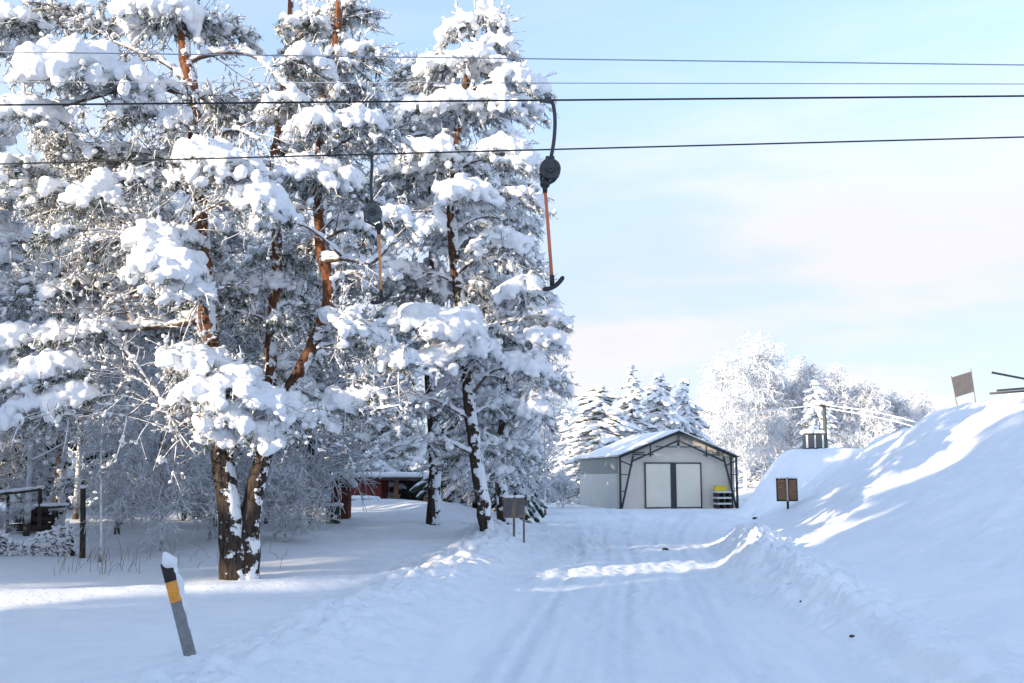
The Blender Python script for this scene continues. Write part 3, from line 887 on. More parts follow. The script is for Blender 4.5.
# ------------------------------------------------------------------ second pine by the road
D2 = 23.6
b2 = at(488, 548, D2); b2[2] = gz(b2[0], b2[1]) - 0.05
st = px_path([(490, 556), (487, 530), (481, 490), (474, 440), (467, 380), (462, 320), (455, 265), (452, 200), (458, 130), (470, 60), (482, 10), (488, -20)], D2)
m2 = D2 / F
stems2 = [(st, np.array([9, 7.5, 7, 6.5, 6.2, 6, 5.5, 5, 4.5, 3.5, 2.5, 1]) * m2)]
limbs2 = [(px_path([(470, 395), (490, 372, -.4), (515, 368, -.7), (535, 378, -.9)], D2), 0.06),
          (px_path([(456, 275), (475, 260, -.4), (500, 258, -.8), (530, 270, -1)], D2), 0.05),
          (px_path([(476, 455), (440, 440, -.5), (400, 445, -1), (370, 460, -1.2)], D2), 0.05),
          (px_path([(472, 420), (435, 400, -.5), (400, 398, -1)], D2), 0.05)]
pads2 = []
def P2(px, py, R, heavy, dd=0.0): pads2.append((at(px, py, D2 + dd), R, heavy))
for a in [(488, 15, .5, .8), (462, 25, .6, .8), (500, 45, .5, .8), (475, 55, .7, .8, -.3), (510, 75, .65, 1.0, -.5), (440, 65, .7, .8, .3), (495, 100, .8, .8, -.5), (455, 100, .9, .9, -.4),
          (415, 110, .8, .8, -.2), (430, 150, .9, .9, -.8), (500, 150, .9, .8, -.7), (395, 170, .8, .8, 0), (465, 190, .9, .9, -1.0), (520, 195, .7, .6, -.5), (420, 225, .9, .8, -.7), (500, 240, .9, .7, -.9),
          (455, 320, .95, 1.0, -1.4), (425, 315, .8, 1.0, -1.3), (478, 345, .7, 1.0, -1.4), (440, 350, .7, 1.0, -1.4), (400, 320, .7, .8, -.8), (520, 290, .8, .7, -.8), (540, 335, .65, .9, -.9), (525, 360, .7, .8, -1.0), (550, 315, .5, .6, -.7),
          (500, 400, .8, .6, -.8), (535, 410, .7, .6, -.6), (450, 400, .8, .6, -.8), (410, 400, .8, .6, -.6), (425, 440, .7, .45, -.8), (385, 425, .6, .4, -.6), (505, 445, .7, .5, -.5), (495, 470, .4, .5, -.4), (455, 455, .45, .4, -.6), (395, 270, .7, .8, -.4), (375, 370, .7, .7, -.4)]:
    a = list(a) + [0.0] * (5 - len(a))
    if a[1] > 355 and 425 < a[0] < 525: a[4] = 0.9 + 0.4 * abs(a[4])
    P2(*a)
for p in crown_pads(rng0, 34, (390, 530), (40, 360), D2, (0.0, 2.2), (.5, .8), (.1, .7)): pads2.append(p)
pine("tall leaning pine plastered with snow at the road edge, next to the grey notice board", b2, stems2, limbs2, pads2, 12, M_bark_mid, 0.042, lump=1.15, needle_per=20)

# ------------------------------------------------------------------ further pines in the grove
def grove_pine(label, px, depth, top_py, half_w_px, seed, n, heavy=(.1, .8), crown_from=0.25, lean=0, trunk_px=6, voxel=0.05):
    rng = np.random.default_rng(seed)
    b = at_ground(px, depth)
    topz = at(px, top_py, depth)[2]
    hgt = topz - b[2]; hw = half_w_px * depth / F
    pts = [b + np.array([lean * t * hgt + rng.normal(0, 0.05) * (0 < t < 1), 0, t * hgt - 0.05]) for t in (0, .15, .3, .45, .6, .75, .9, 1.0)]
    rr = trunk_px * depth / F * np.array([1.15, 1, .9, .85, .75, .6, .4, .2])
    pads = []
    for _ in range(n):
        t = rng.uniform(crown_from, 1.0)
        rad = hw * (1.05 - 0.75 * max(0, (t - 0.45) / 0.55)) * math.sqrt(rng.uniform(0.05, 1))
        a = rng.uniform(0, 2 * math.pi)
        c = b + np.array([lean * t * hgt + math.cos(a) * rad, math.sin(a) * rad * 0.8, t * hgt - 0.2 * rad])
        pads.append((c, rng.uniform(.5, .9), rng.uniform(*heavy)))
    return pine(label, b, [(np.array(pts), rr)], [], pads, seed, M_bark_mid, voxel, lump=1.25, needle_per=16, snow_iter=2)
grove_pine("pine with a bare lower trunk left of the leaning pine, before the ploughed heap", 433, 28.5, 50, 70, 21, 48, crown_from=0.36, lean=-0.01)
grove_pine("slim pine with a snow-speckled trunk behind the curved orange stem", 314, 26.5, 10, 80, 22, 60, lean=0.0, trunk_px=4.5)
grove_pine("pine at the left edge of the photo, its trunk outside the picture", -95, 18.5, -160, 120, 23, 55, heavy=(.5, .9))
grove_pine("pine deep in the grove behind the wire fence", 60, 27, 105, 90, 24, 50)
grove_pine("pine deep in the grove behind the left trunk of the big pine", 190, 29, 80, 85, 25, 50)
grove_pine("snow-plastered pine on the right rim of the grove, its crown against the sky", 505, 30, 130, 45, 26, 50, heavy=(.3, .9), crown_from=0.12)

# dark drooping spruces at the grove's right rim and behind
sg = spruce_geo(3, 9.0, 2.3, 24, 12, 8, droop=0.6, bulk=0.11)
sp0 = tree_from("spruce_tree", "dark drooping spruce at the right edge of the grove, left of the grey hall",
                [("trunk", sg[0], M_wood_dark, True), ("crown", sg[1], M_spruce, True)], at_ground(512, 39), "dark spruces in the grove", 0.3, (0.55, 0.55, 0.85))
for px, d, sc, lab in ((475, 40, 1.1, "dark spruce behind the leaning pine, above the ploughed heaps"), (385, 57, 1.25, "dark spruce rising behind the red shed"),
                       (255, 40, 1.2, "dark spruce behind the frosted bush and twin trunks"), (130, 36, 1.15, "dark spruce behind the thin bare sapling"), (20, 33, 1.1, "dark spruce behind the fence at the left edge")):
    dup(sp0, at_ground(px, d), px * 0.37, (sc * .85, sc * .85, sc), lab)

# frosted bare trees and shrubs of the grove
fa = frost_tree_geo(41, 6.5, 2.6, 0.07, (15, 7, 5, 4), 0.014, 0.55, 0.04, 0.2)
fb = frost_tree_geo(42, 5.0, 2.4, 0.05, (12, 6, 5, 4), 0.014, 0.45, 0.04, 0.15, stems=3)
fc = frost_tree_geo(43, 2.0, 1.1, 0.022, (8, 5, 5, 4), 0.012, 0.7, 0.03, 0.08, stems=6)
proto_a = tree_from("bare_tree", "frosted bare tree left of the big pine, behind the thin sapling", [("trunk", fa[0], M_twig, True), ("crown", fa[1], M_thicket, True)], at_ground(120, 24), "frosted bare trees in the grove")
proto_b = tree_from("bare_tree", "small many-stemmed frosted tree just left of the big pine", [("trunk", fb[0], M_twig, True), ("crown", fb[1], M_thicket, True)], at_ground(163, 20.5), "frosted bare trees in the grove", scale=0.62)
proto_c = tree_from("bush", "round frosted bush right of the twin trunks", [("stems", fc[0], M_twig, True), ("twigs", fc[1], M_thicket, True)], at_ground(287, 22), "frosted bushes in the grove", scale=0.68)
proto_c["category"] = "bush"
for k, (pr, px, d, sc, lab) in enumerate([
        (proto_b, 211, 22.5, 0.75, "small frosted tree half hidden behind the left trunk of the big pine"),
        (proto_a, 30, 23, 1.1, "frosted bare tree behind the wire fence, near the left edge"),
        (proto_a, 78, 29, 1.3, "tall frosted bare tree behind the tallest fence post"),
        (proto_a, 225, 31, 1.4, "tall frosted bare tree between the big pine's two trunks, further back"),
        (proto_a, 352, 56, 1.35, "tall frosted bare tree rising behind the left end of the red shed"),
        (proto_a, 452, 55, 1.3, "tall frosted bare tree rising behind the right end of the red shed"),
        (proto_b, 505, 35, 0.8, "many-stemmed frosted tree right behind the grey notice board"),
        (proto_a, 545, 48, .85, "frosted bare tree on the grove's right rim, nearest the grey hall"),
        (proto_b, 270, 27, 1.15, "many-stemmed frosted tree behind the round bush"),
        (proto_b, -25, 24, 0.8, "many-stemmed frosted tree cut by the photo's left edge"),
        (proto_a, 165, 34, 1.4, "tall frosted bare tree deep behind the big pine's left side")]):
    dup(pr, at_ground(px, d), 1.1 * k + 0.4, sc, lab)
for k, (px, d, sc, lab) in enumerate([(305, 25, 0.8, "low frosted bush at the foot of the slim speckled pine"), (562, 60, 0.9, "frosted bush at the left foot of the grey hall"), (540, 49, 0.7, "frosted bush beyond the notice board along the road"),
                                      (215, 27, 0.9, "frosted bush behind the base of the big pine"), (-12, 21, 0.4, "snow-bowed bush tangled in the wire fence"), (125, 27, 0.9, "frosted bush behind the thin sapling")]):
    dup(proto_c, at_ground(px, d), 0.9 * k, sc, lab)
# thin sapling
sa = frost_tree_geo(47, 2.6, 0.7, 0.028, (8, 4, 3), 0.008, 0.5, 0.1, 0.45)
tree_from("sapling", "thin pale sapling standing alone right of the tallest fence post", [("trunk", sa[0], M_twig, True), ("crown", sa[1], M_twig, True)], at_ground(105, 18.2))

# ------------------------------------------------------------------ woods behind, one mass each
def wood(name, label, spots, protos, mats):
    acc = [Geo() for _ in protos[0]]
    rng = np.random.default_rng(len(spots))
    for k, (x, y, s) in enumerate(spots):
        pr = protos[k % len(protos)]
        a = rng.uniform(0, 6.28); c_, s_ = math.cos(a), math.sin(a)
        M = np.array([[c_, -s_, 0], [s_, c_, 0], [0, 0, 1]]) * s
        for g, p in zip(acc, pr): g.merge(p, M, (x, y, gz(x, y)))
    o = None
    g = Geo()
    for a in acc: g.merge(a)
    o = link_mesh(name, g.mesh(name), mats)
    o["label"] = label; o["category"] = "woodland"; o["kind"] = "stuff"
    return o
swa = spruce_geo(61, 9.0, 2.4, 13, 8, 4)
swb = spruce_geo(62, 8.0, 2.6, 12, 8, 4)
spots = []
rw = np.random.default_rng(91)
for k in range(46):
    px = rw.uniform(-120, 512); d = rw.uniform(50, 64)
    p = at(px, HORIZON, d); spots.append((p[0], p[1], rw.uniform(0.8, 1.3) * (1.0 if px < 300 else 0.72)))
wood("woodland", "dense snowy wood closing the view behind the grove and the red shed", spots, [swa, swb], M_spruce_white)
spots = []
for k in range(40):
    px = rw.uniform(540, 1150); d = rw.uniform(108, 125)
    p = at(px, HORIZON, d); spots.append((p[0], p[1], rw.uniform(0.6, 0.95)))
wood("woodland", "far pale wood along the horizon behind the hall and the mound", spots, [swa, swb], M_spruce_white)

# wood outside the picture, left of and behind the camera, that shades the road and the bank
spots = []
SD = np.array([-0.8, -0.6]); SPERP = np.array([-0.6, 0.8])
def shade_tree(s, dist, hgt):
    p = SD * dist + SPERP * s
    spots.append((p[0], p[1], hgt / 8.5))
for s in np.arange(-16, 9.8, 1.6):
    shade_tree(s + rw.normal(0, .2), 24 + rw.uniform(-2, 2), rw.uniform(17, 20))
    shade_tree(s + 0.8 + rw.normal(0, .2), 30 + rw.uniform(-2, 3), rw.uniform(18, 21))
shade_tree(13.0, 33, 10.3)
for s in np.arange(15.9, 19.5, 1.1):
    shade_tree(s, 34 + rw.uniform(-2, 3), rw.uniform(11.5, 13.5))
for s in np.arange(20.3, 45.5, 1.9):
    if 26.8 < s < 31.8: continue
    shade_tree(s + rw.normal(0, .3), 12 + rw.uniform(-2, 3) - 0.35 * max(0, s - 26), rw.uniform(17, 20) if s < 27 else rw.uniform(14, 17) if s < 36 else rw.uniform(18, 20))
wood("woodland", "snowy wood outside the picture on the left, shading the road", spots, [swa, swb], M_spruce)

# ------------------------------------------------------------------ trees behind the hall
wa = spruce_geo(71, 9.5, 2.5, 22, 15, 7, droop=0.4, bulk=0.13, rnd=1)
wb = spruce_geo(72, 11.0, 1.9, 26, 11, 6, droop=0.55, bulk=0.13)
def far_tree(pr, mat, px, depth, top_py, wscale, label, name="snowy_conifer", h0=9.5, group="snow-covered conifers behind the grey hall"):
    p = at_ground(px, depth); hgt = at(px, top_py, depth)[2] - p[2]
    s = hgt / h0
    return tree_from(name, label, [("trunk", pr[0], M_wood_dark, True), ("crown", pr[1], mat, True)], p, group, px * 0.3, (s * wscale, s * wscale, s))
far_tree(wa, M_spruce_white, 600, 70, 385, 1.6, "broad white-crusted conifer above the left end of the hall roof")
far_tree(wb, M_spruce_white, 632, 74, 364, 1.7, "tallest and most pointed conifer behind the hall's roof", h0=11.0)
far_tree(wa, M_spruce_white, 662, 76, 373, .95, "snow-crusted conifer right of the tallest one, above the hall's ridge")
far_tree(wa, M_spruce_white, 687, 78, 378, 0.85, "white-crusted conifer between the hall's ridge and the big birch")
far_tree(wa, M_spruce_white, 818, 88, 380, .9, "small conifer behind the utility pole and lift hut")
far_tree(wa, M_spruce_white, 566, 84, 408, 0.9, "conifer in the gap between the grove and the hall")
bi = frost_tree_geo(81, 12.0, 5.2, 0.22, (26, 9, 7, 5), 0.030, 0.75, 0.06, 0.12)
bj = frost_tree_geo(82, 11.0, 3.6, 0.2, (24, 9, 7, 5), 0.030, 0.85, 0.06, 0.12)
def birch(pr, px, depth, top_py, label, h0, ws=1.0):
    p = at_ground(px, depth); s = (at(px, top_py, depth)[2] - p[2]) / h0
    tree_from("birch_tree", label, [("trunk", pr[0], M_twig_far, True), ("crown", pr[1], M_twig_far, True)], p, "hoarfrosted birches on the horizon", px * .2, (s * ws, s * ws, s))
birch(bi, 745, 88, 352, "biggest frosted birch, a broad white dome right of the hall", 13.2)
birch(bj, 785, 92, 352, "frosted birch merging with the right side of the big white dome", 12.2)
birch(bj, 862, 90, 360, "frosted birch right of the utility pole", 12.2)
birch(bj, 893, 96, 376, "frosted birch above the slope, left of the tilted sign", 12.2, 1.1)
birch(bi, 925, 105, 396, "lowest frosted birch, half hidden behind the snowy slope", 13.2, .8)
birch(bj, 715, 98, 385, "frosted birch behind the hall's right roof slope", 12.2, 1.1)
birch(bj, 695, 92, 398, "low frosted birch between the conifers and the big white dome", 12.2, 1.2)
birch(bi, 728, 104, 400, "frosted birch low behind the hall's right eave", 13.2, 1.0)
birch(bj, 838, 104, 392, "frosted birch straight behind the utility pole", 12.2, 1.2)
birch(bj, 945, 112, 410, "last frosted birch just left of the tilted slope sign", 12.2, 1.1)
birch(bj, 553, 88, 395, "frosted birch beside the grove's right rim, left of the hall", 12.2)

# ------------------------------------------------------------------ the hall
HANG = thing("hall", "pale canvas hall with dark steel truss front, double doors and snowy gable roof", "hall", tuple(at_ground(620, 57.5)), None, math.radians(11.5))
HW, HL, EH, RH = 7.25, 8.7, 3.0, 4.45
OV = 0.55           # roof overhang beyond the front wall
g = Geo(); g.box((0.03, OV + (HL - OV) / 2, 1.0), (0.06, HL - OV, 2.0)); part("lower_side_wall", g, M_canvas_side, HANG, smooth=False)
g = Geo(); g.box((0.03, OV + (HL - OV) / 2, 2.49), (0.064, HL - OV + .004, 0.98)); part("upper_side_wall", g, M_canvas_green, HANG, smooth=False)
g = Geo(); g.box((HW - 0.03, OV + (HL - OV) / 2, EH / 2), (0.06, HL - OV, EH)); part("far_side_wall", g, M_canvas, HANG, smooth=False)
def gable(y, thick):
    x0, x1 = 0.07, HW - 0.07
    prof = [(x0, 0), (x1, 0), (x1, EH), (HW / 2, RH - 0.06), (x0, EH)]
    V = np.array([(x, y, z) for x, z in prof] + [(x, y + thick, z) for x, z in prof])
    T = [(0, 1, 2), (0, 2, 4), (4, 2, 3), (5, 7, 6), (5, 9, 7), (9, 8, 7)]
    for i in range(5):
        j = (i + 1) % 5; T += [(i, i + 5, j), (j, i + 5, j + 5)]
    return V, np.array(T)
g = Geo(); g.add(*gable(OV, 0.06)); part("front_wall", g, M_canvas, HANG, smooth=False)
g = Geo(); g.add(*gable(HL - 0.06, 0.06)); part("back_wall", g, M_canvas, HANG, smooth=False)
def slab(p0, p1, y0, y1, t):
    (xa, za), (xb, zb) = p0, p1
    V = np.array([(xa, y0, za), (xb, y0, zb), (xb, y1, zb), (xa, y1, za), (xa, y0, za + t), (xb, y0, zb + t), (xb, y1, zb + t), (xa, y1, za + t)])
    Q = np.array([(0, 3, 2, 1), (4, 5, 6, 7), (0, 1, 5, 4), (1, 2, 6, 5), (2, 3, 7, 6), (3, 0, 4, 7)])
    return V, None, Q
g = Geo(); g.add(*slab((-0.12, EH - 0.03), (HW / 2, RH), 0, HL + .1, 0.07)); g.add(*slab((HW / 2, RH), (HW + 0.12, EH - 0.03), 0, HL + .1, 0.07))
roof = part("roof", g, M_steel_dark, HANG, smooth=False)
# snow on the roof: a rounded uneven blanket
def roof_snow():
    g = Geo()
    us = np.linspace(-0.14, HW + 0.14, 60); vs = np.linspace(-0.03, HL + .12, 50)
    U, Vv = np.meshgrid(us, vs)
    rz = EH + 0.045 + (RH - EH) * (1 - np.abs(U - HW / 2) / (HW / 2)) + 0.0
    edge = np.minimum(np.minimum(U - us[0], us[-1] - U), np.minimum(Vv - vs[0], vs[-1] - Vv))
    t = 0.13 * np.sqrt(np.clip(edge / 0.25, 0, 1)) + 0.03 * fbm(U * 1.2, Vv * 1.2, 3, 4)
    top = np.stack([U, Vv, rz + np.maximum(t, 0.004)], -1); bot = np.stack([U, Vv, rz], -1)
    n = U.size; k = len(us); m = len(vs)
    ii = np.arange(n).reshape(m, k)
    q = np.stack([ii[:-1, :-1], ii[:-1, 1:], ii[1:, 1:], ii[1:, :-1]], -1).reshape(-1, 4)
    g.add(np.concatenate([top.reshape(-1, 3), bot.reshape(-1, 3)]), None, np.concatenate([q, q[:, ::-1] + n]))
    for strip in (ii[0], ii[-1], ii[:, 0], ii[:, -1]):
        g.Q.append(np.stack([strip[:-1], strip[1:], strip[1:] + n, strip[:-1] + n], -1))
    return g
sn = roof_snow()
link_mesh("roof_snow", sn.mesh("roof_snow"), M_load, roof)
# doors
for sx in (0, 1):
    x0 = 1.68 + sx * 1.75
    g = Geo(); g.box((x0 + 0.84, OV - 0.045, 1.31), (1.62, 0.05, 2.56), bevel=0.01); dr = part("door", g, M_door, HANG, smooth=False)
    g = Geo()
    g.box((x0, OV - 0.075, 1.33), (0.075, 0.06, 2.66)); g.box((x0 + 1.68, OV - 0.075, 1.33), (0.075, 0.06, 2.66))
    g.box((x0 + 0.84, OV - 0.075, 2.62), (1.60, 0.058, 0.075)); g.box((x0 + 0.84, OV - 0.075, 0.05), (1.60, 0.058, 0.06))
    part("frame", g, M_steel_dark, dr, smooth=False)
    xi = x0 + (1.60 if sx == 0 else 0.085)
    g = Geo(); g.box((xi, OV - 0.1, 1.3), (0.10, 0.06, 2.6)); part("meeting_stile", g, M_steel_dark, dr, smooth=False)
# steel portal truss along the front edge
def bar(g, a, b, y=0.12, r=0.05):
    a = np.array([a[0], y, a[1]]); b = np.array([b[0], y, b[1]])
    g.tube([a, (a + b) / 2, b], r, 6)
for side in (0, 1):
    f = (lambda x: x) if side == 0 else (lambda x: HW - x)
    g = Geo()
    bar(g, (f(0.05), 0), (f(0.05), EH - 0.05), r=0.07); bar(g, (f(0.12), 0.02), (f(0.85), EH + 0.02), r=0.06)
    bar(g, (f(0.05), 1.0), (f(0.37), 1.0), r=0.03); bar(g, (f(0.05), 1.95), (f(0.59), 1.95), r=0.03); bar(g, (f(0.05), 2.75), (f(0.8), 2.45), r=0.04)
    if side: bar(g, (f(0.3), 0), (f(0.3), EH), y=0.3, r=0.06)
    part("truss_post", g, M_steel_dark, HANG)
    g = Geo()
    bar(g, (f(0.0), EH - 0.06), (f(HW / 2), RH - 0.06), r=0.075)
    bar(g, (f(0.8), EH - 0.28), (f(HW / 2), RH - 0.52), r=0.055)
    bar(g, (f(0.8), EH + .2), (f(1.55), EH + 0.22), r=0.04)
    bar(g, (f(1.9), EH - 0.02), (f(1.9), EH + 0.7), r=0.045)
    bar(g, (f(0.8), EH + 0.10), (f(2.1), EH + 0.10), r=0.04)
    bar(g, (f(HW / 2 - 0.1), EH + 0.55), (f(HW / 2 - 1.4), EH + .56), r=0.035)
    part("truss_rafter", g, M_steel_dark, HANG)
g = Geo(); bar(g, (HW / 2, RH - 0.85), (HW / 2, RH - 0.05), r=0.07); part("truss_king_post", g, M_steel_dark, HANG)

# stack of pallets with a yellow crate by the hall's right corner
hr = HANG.matrix_basis.copy()
def hall_pt(x, y): 
    a = math.radians(11.5); return (HANG.location.x + x * math.cos(a) - y * math.sin(a), HANG.location.y + x * math.sin(a) + y * math.cos(a))
hx, hy = hall_pt(6.05, -0.35)
for k in range(3):
    g = Geo(); gd = Geo()
    g.box((0, 0, 0.28), (0.88, 0.7, 0.10)); 
    for xx in (-.36, 0, .36): gd.box((xx, 0, 0.12), (0.10, 0.68, 0.23))
    t_ = thing("pallet", ["white pallet at the bottom of the stack by the hall's right post", "white pallet in the middle of the stack by the hall", "white pallet on top of the stack, under the yellow crate"][k], "pallet", (hx, hy, gz(hx, hy) + 0.33 * k), "pallets stacked by the hall", math.radians(11.5))
    part("deck", g, M_pallet, t_, smooth=False); part("bearers", gd, M_wood_dark, t_, smooth=False)
t_ = thing("crate", "yellow crate on the stack of pallets by the hall", "crate", (hx - 0.1, hy, gz(hx, hy) + 0.99), None, math.radians(11.5))
g = Geo(); g.box((0, 0, 0.14), (0.62, 0.5, 0.28), bevel=0.02); part("body", g, M_yellow, t_, smooth=False)
g = Geo(); g.box((0, 0, 0.29), (0.66, 0.54, 0.05), bevel=0.01); part("rim", g, M_yellow, t_, smooth=False)

# ------------------------------------------------------------------ lift cables and carriers
def cable(name, pts, r, mat, label, group):
    g = Geo(); g.tube(pts, r, 6)
    o = link_mesh(name, g.mesh(name), mat); tag(o, label, "cable", group); return o
def line3(a, b, d, over=0.5, dslope=0.0):
    A = at(a[0], a[1], d); B = at(b[0], b[1], d)
    v = B - A
    return [A - v * over, A, (A + B) / 2 , B, B + v * over]
DA, DB = 10.5, 12.6
cable("lift_cable", line3((0, 105), (1024, 96), DA), 0.0105, M_cable, "black lift cable carrying the T-bar hanger against the sky, third wire from the top", "ski lift cables")
cable("lift_cable", line3((0, 164), (1024, 137), DB), 0.0105, M_cable, "black lift cable carrying the T-bar hanger before the trees, lowest wire", "ski lift cables")
cable("lift_cable", line3((0, 52), (1024, 65), DA + 0.5), 0.0072, M_cable_grey, "thin grey wire crossing the sky, uppermost of the four", "ski lift cables")
cable("lift_cable", line3((0, 82), (1024, 84), DB + 0.4), 0.0062, M_cable_grey, "thin grey wire crossing the sky, second from the top", "ski lift cables")

def carrier(label, cable_px, hang, drum, knob, pole_end, handle, d, drum_mat, pole_mat, drum_r):
    """pixels on the photo's plane at depth d; every piece has its own round thickness"""
    o0 = at(*cable_px, d)
    root = thing("lift_carrier", label, "ski lift carrier", tuple(o0), "T-bar carriers hanging from the lift cables")
    loc = lambda p: at(p[0], p[1], d) - o0
    px = d / F
    g = Geo(); g.tube(catmull([loc(p) for p in hang], 16), 0.021, 8); part("hanger", g, M_drum, root)
    g = Geo(); g.box(loc(cable_px) + np.array([0, 0, 0.0]), (0.075, 0.06, 0.06), bevel=0.015)
    g.box(loc(cable_px) + np.array([-0.06, 0, -0.015]), (0.07, 0.035, 0.025), bevel=0.008); part("cable_clamp", g, M_drum, root, smooth=False)
    c = loc(drum); r = drum_r * px
    def disc(g, rad, y0, y1, cc=c):
        g.tubes(np.array([[cc + (0, y0, 0), cc + (0, y0 + 0.012, 0), cc + (0, y1 - 0.012, 0), cc + (0, y1, 0)]]), np.array([[rad * .93, rad, rad, rad * .93]]), 24)
    g = Geo(); disc(g, r, -0.07, 0.07); dr = part("rope_drum", g, drum_mat, root, smooth=False)
    g = Geo(); disc(g, r * 0.45, -0.095, -0.06)
    disc(g, r * 0.16, -0.115, -0.09)
    for k in range(6):
        a = k * math.pi / 3; disc(g, r * 0.07, -0.082, -0.066, c + np.array([math.cos(a) * r * .75, 0, math.sin(a) * r * .75]))
    part("drum_hub", g, M_drum, dr, smooth=False)
    kp = loc(knob)
    g = Geo(); g.box(c + np.array([0, 0, r * 0.95]), (0.10, 0.10, 0.07), bevel=0.012); part("drum_cap", g, M_drum, dr, smooth=False)
    g = Geo(); g.lumps([kp + (0, 0, 0.01)], [[.055, .05, .035]], 2)
    g.tube([c + (-r * .9, 0, -.1 * r), c + (-r * .85, 0, -.9 * r), kp + (-.035, 0, .01)], 0.015, 6)
    g.tube([c + (r * .75, 0, -.6 * r), (c + kp) / 2 + (r * .6, 0, -.4 * r), kp + (.04, 0, .0)], 0.014, 6)
    part("drum_bracket", g, M_drum, root, smooth=False)
    g = Geo(); g.lumps([kp], [[0.058, 0.058, 0.055]], 2)
    g.tube([kp, kp + (0, 0, -0.1)], [0.034, 0.024], 10); part("rope_guide", g, M_black, root)
    g = Geo(); pe = loc(pole_end); g.tube([kp + (0, 0, -0.06), (kp * .5 + pe * .5), pe], 0.0185, 10); part("tow_pole", g, pole_mat, root)
    H_ = catmull([loc(p) for p in handle], 16)
    H_[:, 1] += np.linspace(-0.05, 0.05, 16)
    g = Geo(); g.tube(H_, np.concatenate([[0.018], np.full(14, 0.025), [0.018]]), 10)
    g.tube([pe + (0, 0, .05), pe + (0, 0, -.06)], 0.026, 10); part("t_handle", g, M_black, root)
    return root
carrier("T-bar lift carrier with dark drum and reddish pole hanging against the open sky", (548, 100), [(548, 99), (553, 104), (555, 120), (554, 140), (551, 158)], (550, 170), (545, 184), (552, 280), [(543, 290), (549, 289), (555, 286), (560, 281), (563.5, 276)], DA, M_drum, M_orange_pole, 11)
carrier("T-bar lift carrier with grey drum and orange pole hanging in front of the snowy trees", (371, 154), [(371, 154), (372, 165), (371, 185), (372, 203)], (373, 213), (379, 227), (381, 294), [(371, 303), (377, 303), (382, 301), (387, 297), (391, 292)], DB, M_drum_grey, M_orange_pole2, 9.5)

# ------------------------------------------------------------------ leaning marker post
pb = on_ground(190, 655)
pd = pb[1]
ptop = at(167, 563, pd)
ax = norm(ptop - pb); plen = np.linalg.norm(ptop - pb)
sd = norm(np.cross(ax, [0, 1., 0])); 
Rm = np.stack([sd, np.cross(ax, sd), ax], 1)
root = thing("marker_post", "leaning grey road marker post with black top and orange band, snow-capped", "road marker", tuple(pb))
def post_piece(name, t0, t1, w, mat, extra=0.0):
    g = Geo()
    a = np.arange(20) / 20 * 2 * math.pi
    prof = np.stack([np.sign(np.cos(a)) * np.abs(np.cos(a)) ** .7 * w, np.sign(np.sin(a)) * np.abs(np.sin(a)) ** .7 * w * 0.55], -1)
    ring = lambda t, s: (np.concatenate([prof * s, np.full((20, 1), t * plen)], 1)) @ Rm.T
    V = np.concatenate([ring(t0, 1), ring(t1, 1)])
    q = np.array([(i, (i + 1) % 20, 20 + (i + 1) % 20, 20 + i) for i in range(20)])
    T = np.array([(20, 20 + i, 20 + i + 1) for i in range(1, 19)])
    g.add(V, T, q)
    return part(name, g, mat, root)
post_piece("shaft", -0.35, 1.0, 0.052, M_post_grey)
post_piece("orange_band", 0.575, 0.835, 0.0545, M_post_orange)
post_piece("black_band", 0.80, 1.004, 0.0565, M_post_black)
g = Geo(); rg = np.random.default_rng(5)
for t in np.linspace(0.28, 1.0, 22):
    c = ax * t * plen + -sd * (0.05 + 0.012 * math.sin(t * 19)) + np.array([0.0, 0.015, 0])
    r = 0.016 + 0.016 * t + rg.uniform(0, .008)
    g.lumps([c], [[r, r * 1.15, r * 1.2]], 2, rg, 0.04)
for k in range(8):
    t = 1.0 + 0.10 * k / 7
    r = 0.066 * (1 - 0.09 * k)
    g.lumps([ax * t * plen + -sd * (0.022 - .003 * k)], [[r, r * 0.95, r * 0.9]], 2, rg, 0.03)
link_mesh("snow_cap", remeshed(g, 0.009, 3, "snow_cap"), M_load, root)

# ------------------------------------------------------------------ notice boards and slope sign
def v_board(label, px, py_base, py_top, w1, w2, ang1, ang2, mat, matp, low_gap, depth=None, tilt=0.0):
    b = on_ground(px, py_base) if depth is None else at_ground(px, depth)
    top = at(px, py_top, b[1])[2]; hgt = top - b[2]
    root = thing("notice_board", label, "notice board", tuple(b))
    root.rotation_euler = (0, tilt, 0)
    ph = hgt - low_gap
    g = Geo(); g.box((0, -0.0, hgt / 2 - 0.15), (0.06, 0.06, hgt + 0.32), bevel=0.006); part("post", g, matp, root, smooth=False)
    for w, ang in ((w1, ang1), (w2, ang2)):
        d = np.array([math.cos(ang), math.sin(ang), 0])
        g = Geo(); g.box(d * (w / 2 + 0.035) + (0, 0, low_gap + ph / 2), (w, 0.03, ph), rotz=ang, bevel=0.004); pn = part("panel", g, mat, root, smooth=False)
        g = Geo()
        for zz in (low_gap + 0.03, hgt - 0.03): g.box(d * (w / 2 + 0.035) + (0, 0, zz), (w + .004, 0.045, 0.045), rotz=ang)
        for q in (0.035, w + 0.035): g.box(d * q + (0, 0, low_gap + ph / 2), (0.03, 0.041, ph - 0.02), rotz=ang)
        part("panel_frame", g, matp, pn, smooth=False)
        rgn = np.random.default_rng(int(px) + int(w * 100)); g = Geo(); k = 12
        c = np.array([d * (w * q + 0.035) for q in np.linspace(0.05, 0.95, k)]) + (0, 0, hgt + 0.01)
        g.lumps(c, np.stack([rgn.uniform(.04, .06, k), rgn.uniform(.03, .045, k), rgn.uniform(.02, .045, k)], -1), 2, rgn, .04)
        part("snow_cap", g, M_load, pn)
    return root, hgt
